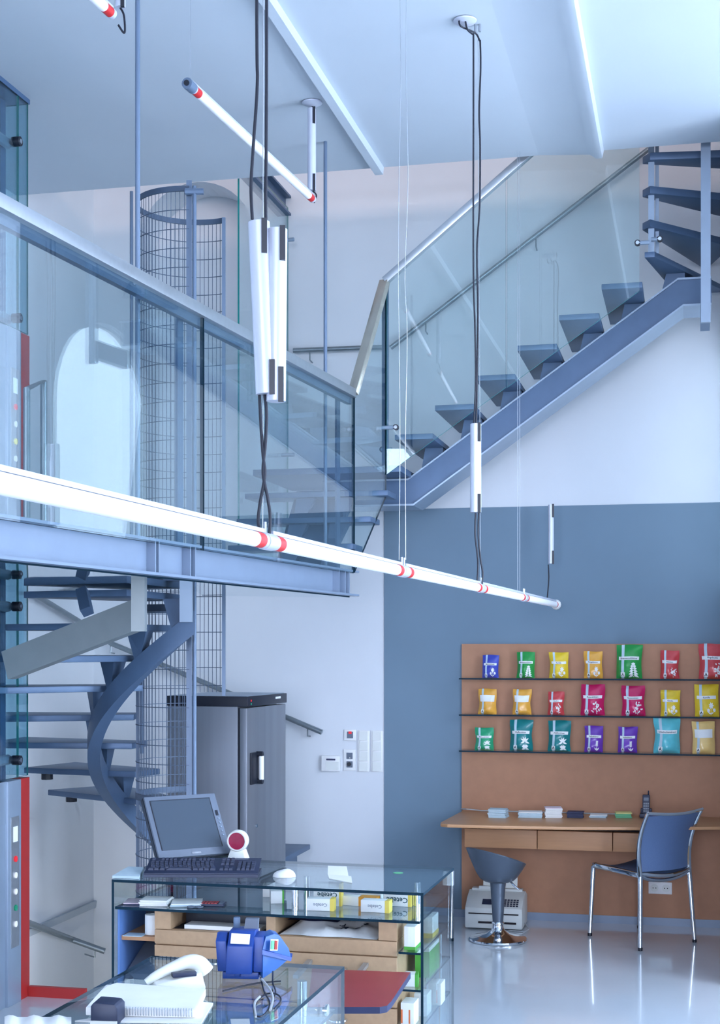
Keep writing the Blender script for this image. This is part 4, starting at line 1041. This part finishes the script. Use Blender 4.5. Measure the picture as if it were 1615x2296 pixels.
bg2 = solo('carrier_bag', bag, 'paper', 'crumpled white plastic carrier bag with black letters in the right compartment', 'bag', recalc=False, sharp=60)
for ch_, s, t, an in (('M', .63, .16, 170), ('A', .58, .30, 205), ('E', .74, .22, 120), ('E', .80, .34, 140)):
    q = MB(); ca, sa = math.cos(R(an)), math.sin(R(an))
    def TT2(x, y, s=s, t=t, ca=ca, sa=sa):
        X = x * ca - y * sa; Y = x * sa + y * ca; ss, tt = s + X / .385, t + Y / .355; return c1(.675 + .385 * ss, .045 + .355 * tt, hf(ss, tt) + .003)
    lettering(q, ch_, .040, TT2, .02); q.build('letter', 'ink', bg2, recalc=False)
hf2, rw = crumple(.70, .90, .07, .30, .822, .014, 9)
nb = MB().grid(rw); solo('dark_bag', nb, 'card_navy', 'dark blue folded plastic bag lying on the white carrier bag', 'bag', recalc=False, sharp=60)

# ---- things on the upper glass
CTZ = CT + .0006
MO = at(357, 1925, 5.85); psi, tau = R(30), R(36)
r_ = Vector((math.cos(psi), math.sin(psi), 0)); nh = Vector((math.sin(psi), -math.cos(psi), 0))
up = Vector((0, 0, 1)) * math.cos(tau) - nh * math.sin(tau); nn = nh * math.cos(tau) + Vector((0, 0, 1)) * math.sin(tau)
MWd, MHt = .325, .292
mbase = MO + r_ * (MWd * .5) - nn * .06; mbase = Vector((mbase.x - .03, mbase.y + .015, CTZ))
mo = thing('flat_monitor', 'grey flat-screen monitor leaning back on the glass counter', 'monitor', mbase)
def mf(a, b, c): return MO + r_ * a + up * b + nn * c
def mbx(a0, a1, b0, b1, c0, c1_, mb=None, m=0):
    return (mb or MB()).hexa([mf(a0, b0, c0), mf(a1, b0, c0), mf(a1, b0, c1_), mf(a0, b0, c1_), mf(a0, b1, c0), mf(a1, b1, c0), mf(a1, b1, c1_), mf(a0, b1, c1_)], m)
hs = mbx(0, MWd, 0, MHt, -.03, .0).build('housing', 'grey_plastic', mo, bevel=.004)
mbx(-.003, MWd + .003, -.004, .004, -.034, -.012).build('lower_edge', 'black_plastic', hs)
mbx(-.003, .003, 0, MHt, -.034, -.012).build('side_edge', 'black_plastic', hs)
mbx(.024, MWd - .034, .034, MHt - .024, .0005, .0015).build('screen', 'screen', mo)
fm = MB()
for a0, a1, b0, b1 in ((.020, MWd - .030, MHt - .024, MHt - .021), (.020, .024, .034, MHt - .024), (MWd - .034, MWd - .031, .034, MHt - .024)): mbx(a0, a1, b0, b1, .0005, .002, fm)
fm.build('screen_border', 'black_plastic', mo)
mbx(MWd - .021, MWd - .011, MHt - .11, MHt - .085, .0005, .003).build('power_switch', 'black_plastic', mo)
for i in range(5):
    q = mf(MWd - .014, MHt - .125 - i * .020, 0); MB().tube([q, q + nn * .003], .0035, 8).build('button', 'lift_steel', mo)
mbx(.15, .19, .010, .018, .0005, .001).build('maker_mark', 'print_grey', mo)
MB().lathe([(.085, 0), (.086, .006), (.07, .012), (.03, .018)], 28, mbase).build('foot', 'navy_plastic', mo)
MB().bar(mbase + Vector((0, 0, .015)), mf(MWd * .5, .08, -.034), .05, .02, up=nn).build('neck', 'navy_plastic', mo)
# keyboard
KO = Vector((-.854, 5.632, CTZ)); kbd = thing('computer_keyboard', 'dark navy computer keyboard lying in front of the monitor', 'keyboard', KO, R(-1))
def KT(q): return Vector((q.x, q.y, q.z + q.y * .22))
MB().ext([(0, 0, .0), (.452, 0, .0), (.452, .165, .0), (0, .165, .0)], (0, 0, .012)).build('tray', 'navy_plastic', kbd, world=False)
cs = MB().box(.0, .452, .0, .165, .012, .017, 0, KT); cs.build('case', 'navy_plastic', kbd, world=False, bevel=.002)
kme = MB().hexa([(0, 0, 0), (.0158, 0, 0), (.0158, .0158, 0), (0, .0158, 0), (.002, .002, .008), (.0138, .002, .008), (.0138, .0145, .008), (.002, .0145, .008)]).mesh('key', 'key_plastic')
def key(x, y, sx=1.0):
    o = bpy.data.objects.new('key', kme); COL.objects.link(o); o.parent = kbd; o.location = KT(Vector((x, y, .0172))); o.scale = (sx, 1, 1); o.rotation_euler = (math.atan(.22), 0, 0)
for r in range(5):
    y = .030 + r * .0182
    if r == 0:
        for x, s in ((.012, 1.4), (.036, 1.2), (.058, 1.3), (.082, 6.6), (.190, 1.3), (.213, 1.2), (.235, 1.2), (.258, 1.4)): key(x, y, s)
    else:
        off = (0, .010, .005, .002, 0)[r]
        for c in range(14): key(.012 + off + c * .0182 , y)
    for c in range(3):
        if r in (0, 3, 4) or (r == 1 and c == 1): key(.296 + c * .0182, y)
    for c in range(4): key(.364 + c * .0182, y)
for g, x in enumerate((.012, .050, .066, .082, .098, .126, .142, .158, .174, .202, .218, .234, .250, .296, .3142, .3324)): key(x, .132, .85)
MB().box(.34, .40, .150, .156, .0173, .0178, 0, KT).build('maker_mark', 'print_grey', kbd, world=False)
# mouse
mp = at(636, 1966, .92 * F / (1966 - HY)); mp.z = CTZ
rws = []
for i in range(9):
    t = i / 8 * math.pi / 2; rws.append([mp + Vector((.046 * math.cos(t) ** .8 * math.cos(a) * (1 + .06 * math.cos(a)), .030 * math.cos(t) ** .8 * math.sin(a), .029 * math.sin(t) * (1 + .12 * math.cos(a)))) for a in [2 * math.pi * j / 28 for j in range(28)]])
m = MB().grid(rws[:-1], closed=True); m.f.append([len(m.v) - 28 + j for j in range(28)]); m.m.append(0); m.f.append([j for j in range(28)][::-1]); m.m.append(0)
ms = solo('computer_mouse', m, 'white_plastic', 'white computer mouse on the glass counter', 'mouse', sharp=60)
# scanner
sp0 = at(534, 1930, 5.98); sp0.z = CTZ
scn = thing('barcode_scanner', 'white desktop barcode scanner with round red window beside the monitor', 'scanner', sp0, R(-12))
MB().hexa([(-.048, -.035, 0), (.048, -.035, 0), (.048, .04, 0), (-.048, .04, 0), (-.028, -.018, .062), (.028, -.018, .062), (.028, .03, .062), (-.028, .03, .062)]).build('base', 'ivory_plastic', scn, world=False, bevel=.006)
Th = lambda q: Vector((q.x, -q.z, q.y))
hd = MB().lathe([(.014, -.04), (.033, -.034), (.043, -.018), (.046, .0), (.045, .018), (.041, .024), (.036, .024), (.035, .019)], 32, (0, 0, .098), 0, Th).build('head', 'ivory_plastic', scn, world=False)
MB().lathe([(.0355, .012), (.0355, .0205)], 32, (0, 0, .098), 0, Th).build('window', 'scanner_red', hd, world=False)
# paper things on the glass
def sheetset(name, quads, mat, label, cat, th=.004):
    m = MB()
    for q in quads: m.ext(q, (0, 0, th))
    return solo(name, m, mat, label, cat)
def oc(x, y, z=CTZ): p = at(x, y, (EYE - z) * F / (y - HY)); p.z = z; return p
a, b, c, d = oc(738, 1971), oc(790, 1981), oc(788, 1966), oc(735, 1962)
m = MB().ext([a, b, c, d], (0, 0, .003)); up2 = Vector((0, 0, .032))
m.ext([d + Vector((0, 0, .003)), c + Vector((0, 0, .003)) - (c - d) * .12, c - (c - d) * .2 + up2 + Vector((0, .05, 0)), d + up2 * .9 + Vector((0, .05, 0))], (0, .003, 0))
solo('folded_card', m, 'paper', 'folded white card on the glass counter right of the mouse', 'card')
a, b, c, d = oc(252, 1969), oc(312, 1971), oc(322, 1950), oc(288, 1948)
sheetset('booklet', [[a, b, c, d]], 'paper_blue', 'small pale blue booklet at the left corner of the glass counter', 'booklet', .010)
gp_ = oc(893, 1957)
solo('glass_sticker', MB().lathe([(.020, 0), (.020, .0008)], 24, gp_), 'mint_box', 'small round green sticker on the counter glass near its right end', 'sticker')
# things on the inner glass shelf
SZ1 = SHT + .0006
def lbx(x, y, w, d_, h, rot=0, z=SZ1): 
    ca, sa = math.cos(R(rot)), math.sin(R(rot))
    return lambda q: c1(x + q.x * ca - q.y * sa, y + q.x * sa + q.y * ca, z + q.z)
def pile(name, x, y, w, d_, h, n, mat, rot, label, cat, z=SZ1, top=None):
    m = MB(); rnd = random.Random(int(x * 999))
    for i in range(n):
        T = lbx(x + rnd.uniform(-.004, .004), y + rnd.uniform(-.004, .004), 0, 0, 0, rot + rnd.uniform(-4, 4), z)
        m.box(-w / 2, w / 2, -d_ / 2, d_ / 2, h * i / n, h * (i + .85) / n, 1 if (top and i == n - 1) else 0, T)
    return solo(name, m, [mat, top] if top else mat, label, cat)
pile('note_pile', .145, .10, .11, .10, .022, 6, 'paper', 8, 'stack of white note sheets under the counter glass', 'papers')
pile('note_pad', .265, .12, .12, .12, .012, 3, 'paper_blue', 16, 'white note pad beside the calculator under the counter glass', 'note pad', top='paper')
pile('brochure', .055, .11, .085, .11, .006, 2, 'card_navy', 14, 'dark brochures with a reddish sheet at the counter shelf left end', 'brochure', top='paper_pink')
T = lbx(.375, .125, 0, 0, 0, 10)
cal = thing('pocket_calculator', 'small dark calculator on the inner glass shelf', 'calculator', c1(.375, .125, SZ1), -C1A + R(10))
MB().box(-.048, .048, -.035, .035, 0, .010, 0, T).build('case', 'navy_plastic', cal, bevel=.003)
kq = MB()
for i in range(5):
    for j in range(4): kq.box(-.042 + i * .013, -.032 + i * .013, -.028 + j * .013, -.019 + j * .013, .010, .013, 0, T)
kq = kq.build('keys', 'red_board', cal); kq['kind'] = 'stuff'
MB().box(.026, .043, -.028, .028, .010, .0115, 0, T).build('display', 'grey_plastic', cal)
scs = thing('scissors', 'pair of scissors with round grey handles beside the note pad', 'scissors', c1(.325, .07, SZ1), -C1A)
for s in (0, 1):
    cx_, cy_ = .31 + s * .032, .055 + s * .006
    MB().tube([c1(cx_ + .014 * math.cos(2 * math.pi * i / 16), cy_ + .012 * math.sin(2 * math.pi * i / 16), SZ1 + .0035) for i in range(17)], .003, 6).build('handle', 'grey_plastic', scs)
    MB().bar(c1(cx_, cy_ + .012, SZ1 + .003), c1(.29 - s * .012, .15, SZ1 + .003 + s * .002), .007, .002).build('blade', 'chrome', scs)
def carton(x, y, w, d_, h, rot, z, label, mats, bands=(), text=None, flip=False, tw=.6, tmat='ink_teal', tx=0.0, group='medicine boxes in the glass counter', side='front', tsz=1.0):
    T = lbx(x, y, 0, 0, 0, rot, z)
    m = MB().box(-w / 2, w / 2, -d_ / 2, d_ / 2, 0, h, 0, T)
    o = solo('medicine_box', m, mats, label, 'box', group, bevel=.0012)
    for (a0, a1, b0, b1, mat) in bands:            # coloured wrap-around bands: a along width, b along height (fractions)
        MB().box(-w / 2 + a0 * w - .0005, -w / 2 + a1 * w + .0005, -d_ / 2 - .0005, d_ / 2 + .0005, b0 * h - .0002, b1 * h + .0005, 0, T).build('colour_band', mat, o)
    if text:
        q = MB(); sg = -1 if flip else 1
        fit_lettering(q, text, w * tw, lambda a, b: T(Vector((tx * w + sg * a, -d_ / 2 - .0012, h * .5 + sg * b))), .015, hmax=h * .62 * tsz)
        q.build('lettering', tmat, o, recalc=False)
    return o
W_ = 'paper'
carton(.600, .245, .052, .06, .050, 22, SZ1, 'white medicine box with a green back edge below the mouse', W_, [(.88, 1, 0, 1, 'green_box')])
carton(.530, .36, .045, .03, .055, 5, SZ1, 'small white medicine box behind the green-edged one', W_, (), 'abc' and None)
carton(.815, .135, .107, .05, .046, 6, SZ1, 'white medicine box with yellow end, at the left front of the inner shelf', W_, [(.86, 1, 0, 1, 'yellow_box')], 'Cetebe', True, .5, 'print_grey')
carton(.815, .24, .11, .05, .088, 4, SZ1, 'tall white medicine box standing behind two smaller ones on the inner shelf', W_, [(.93, 1, 0, 1, 'yellow_box')], 'Cetebe', True, .72)
carton(.935, .27, .15, .05, .036, -4, SZ1, 'white and orange medicine box in the middle of the inner shelf', W_, [(.52, .999, .0, 1, 'orange_box')])
carton(.965, .34, .085, .045, .044, -3, SZ1, 'flat white medicine box with a green mark at the back of the shelf', W_, [(.2, .4, .9, 1.0, 'mint_box')])
carton(1.03, .155, .112, .05, .046, -2, SZ1, 'white medicine box with yellow end, at the right front of the inner shelf', W_, [(.86, 1, 0, 1, 'yellow_box')], 'Cetebe', True, .5, 'print_grey')
carton(1.085, .30, .11, .05, .050, -2, SZ1, 'white medicine box with large dark lettering upside down at the shelf right end', W_, [(.90, 1, 0, 1, 'yellow_box')], 'Cetebe', True, .78)
carton(1.185, .09, .042, .10, .088, 0, .7366, 'upright white medicine box with barcode on the top corner shelf', W_, [(0, 1, 0, .14, 'green_box')])
carton(1.195, .33, .062, .12, .082, 0, .7366, 'white medicine box with yellow foot at the rear of the top corner shelf', W_, [(0, 1, 0, .22, 'yellow_box')])
carton(1.200, .30, .055, .20, .115, 0, .5986, 'large green medicine box on the middle corner shelf', W_, [(0, 1, 0, .86, 'green_box')])
carton(1.185, .075, .050, .06, .045, 8, .5986, 'small white medicine box with green end on the middle corner shelf', W_, [(.80, 1, 0, 1, 'green_box')])
for i, (y, nm) in enumerate(((.075, 'front'), (.22, 'middle'), (.40, 'rear'))):
    carton(1.178 + i * .020, y, .05, .09, .085, 0, .4556, 'white medicine box with orange lettering, %s of three on the lowest corner shelf' % nm, W_, [(.02, .14, .1, .7, 'ink_orange'), (.62, .72, .1, .7, 'ink_orange')])
# red pull-out board
m = MB(); zb = .69
rb = [oc(700, 2172, zb), oc(921, 2180, zb), oc(878, 2245, zb), oc(868, 2255, zb), oc(852, 2258, zb), oc(690, 2258, zb)]
m.ext([p - Vector((0, 0, .022)) for p in rb], (0, 0, .022), 0, 1)
rbt = thing('red_writing_board', 'red board with a dark rounded edge pulled out before the drawers', 'board', oc(800, 2215, zb - .022))
m.build('board', ['red_board', 'card_navy'], rbt)
for x in (.80, 1.02):
    MB().bar(c1(x, .030, zb - .013), c1(x, -.16, zb - .030), .02, .014).build('slide_rail', 'rail_alu', rbt)

# ================================================================== NEAR GLASS COUNTER
C2 = Vector((-.614, 4.22, 0)); C2A = R(14.0)
M2 = Matrix.Translation(C2) @ Matrix.Rotation(-C2A, 4, 'Z')
def c2(x, y, z=0.0): return M2 @ Vector((x, y, z))
g2c = thing('glass_counter', 'nearer glass counter with a blue card terminal at the bottom left', 'counter', C2, -C2A)
W2 = .587
pane([(0, 0, CT - .011), (W2, 0, CT - .011), (W2, -1.5, CT - .011), (0, -1.5, CT - .011)], (0, 0, .011), 'glass_top', g2c)
pane([(W2, 0, 0), (W2, -1.5, 0), (W2, -1.5, CT - .0115), (W2, 0, CT - .0115)], (-.010, 0, 0), 'side_pane', g2c)
pane([(.012, -.06, .842), (W2 - .012, -.06, .842), (W2 - .012, -1.48, .842), (.012, -1.48, .842)], (0, 0, .010), 'inner_shelf', g2c)
for x, y in ((.505, -.15), (.10, -.15)):
    MB().tube([(x, y, .8525), (x, y, CT - .0115)], .014, 14).build('spacer', 'chrome', g2c, world=False)
MB().tube([(W2 + .0, -.20, .885), (W2 + .006, -.20, .885)], .016, 14).build('finger_ring', 'chrome', g2c, world=False)
fb(.20, .56, -1.4, -.10, .0, .838).build('base_cabinet', 'ivory_plastic', g2c, world=False)
# card terminal
tp = oc(566, 2192); tm = thing('card_terminal', 'blue plastic card payment terminal on a small stand', 'card terminal', tp, R(-4))
def tb(pts, vec, name, mat, parent=tm, bv=.004): return MB().ext(pts, vec).build(name, mat, parent, world=False, bevel=bv)
bd = tb([(-.092, -.03, .022), (-.092, .05, .022), (-.098, .05, .118), (-.098, .0, .125), (-.098, -.03, .105)], (.030, 0, 0), 'body_flank', 'terminal_blue')
tb([(-.068, -.045, .018), (-.068, .05, .018), (-.062, .06, .130), (-.062, -.01, .132), (-.064, -.042, .095)], (.072, 0, 0), 'body', 'terminal_blue')
tb([(.006, -.03, .022), (.006, .05, .022), (.006, .05, .120), (.006, -.025, .118)], (.030, .0, 0), 'body_flank', 'terminal_blue')
wing = tb([(.034, -.04, .006), (.034, -.035, .088), (.040, -.02, .118), (.060, .0, .122), (.075, .01, .115), (.098, .03, .075), (.104, .035, .050), (.070, .0, .025)], (-.02, .06, 0), 'reader_wing', 'terminal_light', tm, .003)
MB().ext([(.034, -.046, .074), (.104, .030, .040), (.106, .034, .050), (.034, -.042, .086)], (-.004, .05, 0)).build('wing_ridge', 'terminal_blue', wing, world=False)
st_ = MB().ext([(.052, -.0285, .082), (.070, -.009, .078), (.072, -.006, .108), (.054, -.0255, .112)], (.0016, -.0016, 0)).build('sticker', 'paper', wing, world=False)
MB().ext([(.054, -.0280, .085), (.061, -.0204, .083), (.062, -.019, .107), (.055, -.026, .109)], (.0024, -.0024, 0)).build('blue_field', 'mint_box', st_, world=False)
MB().ext([(.0625, -.0188, .083), (.0685, -.0123, .0815), (.0695, -.011, .105), (.0635, -.0173, .107)], (.0024, -.0024, 0)).build('red_field', 'red_paint', st_, world=False)
lbk = MB().ext([(-.054, -.0430, .102), (-.002, -.0430, .100), (-.002, -.024, .124), (-.054, -.024, .126)], (0, -.0015, .001)).build('name_label', 'paper', tm, world=False)
MB().box(-.058, -.040, .03, .045, .125, .160).build('cable_stub', 'stair_steel', tm, world=False, bevel=.003)
MB().hexa([(-.026, .02, .13), (.012, .02, .13), (.012, .04, .13), (-.026, .04, .13), (-.022, .02, .158), (.014, .02, .158), (.014, .04, .158), (-.022, .04, .158)]).build('card_slot', 'grey_plastic', tm, world=False)
MB().box(-.045, -.03, -.03, .0, .008, .02).build('latch', 'terminal_blue', tm, world=False, bevel=.002)
MB().box(-.08, .02, -.02, .045, .0, .019).build('foot', 'terminal_blue', tm, world=False, bevel=.003)
cb = thing('cable_bundle', 'tangle of thin dark and pale cables on the near glass counter', 'cable', oc(600, 2230))
def cable(pts, r, mat): MB().tube(smooth([oc(x, y, CTZ + r + .001) + Vector((0, 0, h)) for x, y, h in pts]), r, 6).build('cable', mat, cb)
cable([(585, 2200, .01), (592, 2222, 0), (604, 2245, 0), (602, 2262, 0), (588, 2278, 0), (573, 2276, 0), (570, 2255, 0), (580, 2240, 0), (600, 2228, 0), (622, 2230, 0), (630, 2243, 0), (615, 2262, 0)], .0022, 'cable_black')
cable([(587, 2204, .01), (605, 2222, .004), (612, 2238, 0), (606, 2265, 0)], .0034, 'cable_grey')
cable([(583, 2238, .004), (571, 2250, 0), (574, 2280, 0)], .0032, 'cable_grey')
cable([(612, 2195, .02), (612, 2212, .01), (618, 2222, 0), (614, 2234, 0)], .0022, 'cable_black')
cable([(500, 2222, 0), (540, 2212, 0), (580, 2204, 0), (630, 2200, 0)], .0022, 'cable_black')
# telephone
tq = oc(398, 2216); tl = thing('desk_telephone', 'white desk telephone with curved handset on the near glass counter', 'telephone', tq, R(20))
MB().hexa([(-.075, -.04, 0), (.07, -.04, 0), (.07, .06, 0), (-.075, .06, 0), (-.065, -.03, .02), (.06, -.03, .045), (.06, .05, .055), (-.065, .05, .035)]).build('base', 'ivory_plastic', tl, world=False, bevel=.006)
hp = smooth([(-.085, .0, .022), (-.055, .0, .040), (-.01, .005, .056), (.03, .01, .066), (.06, .01, .060), (.078, .01, .036)])
MB().tube(hp, [.010 + .016 * (i / (len(hp) - 1)) ** 1.2 for i in range(len(hp))], 14).build('handset', 'ivory_plastic', tl, world=False)
MB().box(-.02, .045, -.035, -.01, .036, .048).build('keypad', 'navy_plastic', tl, world=False, bevel=.003)
# notebook, papers, stapler
nbk = thing('spiral_notebook', 'open white spiral-bound notebook at the bottom of the picture', 'notebook', oc(330, 2270))
qd = [oc(192, 2281), oc(440, 2287), oc(462, 2238), oc(238, 2228)]
MB().ext(qd, (0, 0, .020)).build('pages', 'paper', nbk, bevel=.003)
qd2 = [p + Vector((0, 0, .0205)) for p in (oc(198, 2278), oc(436, 2284), oc(458, 2239), oc(262, 2225))]
rwn = [[mixv(mixv(qd2[0], qd2[1], j / 12), mixv(qd2[3], qd2[2], j / 12), k / 6) + Vector((0, 0, .012 * math.sin(math.pi * (k / 6)) * (1 - j / 12))) for j in range(13)] for k in range(7)]
MB().grid(rwn).build('top_page', 'paper', nbk, recalc=False)
for i in range(34):
    p = mixv(qd[0], qd[1], .16 + .8 * i / 33) + Vector((0, -.002, .012)); MB().tube([p + Vector((0, .006, .010)), p + Vector((0, -.004, .006)), p + Vector((0, -.004, -.004)), p + Vector((0, .004, -.010))], .0011, 5).build('binding_ring', 'fine_wire', nbk)
nbk.location.z += .0047
sheetset('loose_papers', [[oc(168, 2292), oc(452, 2296), oc(478, 2252), oc(440, 2248)]], 'paper', 'loose white sheets beneath the spiral notebook', 'papers', .004)
stp = thing('desk_stapler', 'dark navy rounded desk stapler in front of the notebook', 'stapler', oc(233, 2300), R(-6))
MB().ext([(-.034, 0, .0), (.034, 0, .0), (.034, 0, .042), (.026, 0, .052), (-.026, 0, .055), (-.034, 0, .046)], (0, .07, 0)).build('body', 'navy_plastic', stp, world=False, bevel=.008)
MB().box(-.033, .033, -.004, -.0005, .0, .012).build('front_lip', 'ivory_plastic', stp, world=False)
hfp = []
for k in range(9):
    hfp.append([oc(10 + 150 * j / 16, 2318 - 38 * k / 8) + Vector((0, 0, max(0, .022 * math.sin(math.pi * k / 8) * (.7 + .3 * math.sin(j * 1.1))))) for j in range(17)])
solo('crumpled_paper', MB().grid(hfp), 'paper', 'crumpled white paper at the bottom left corner', 'paper', recalc=False, sharp=60)
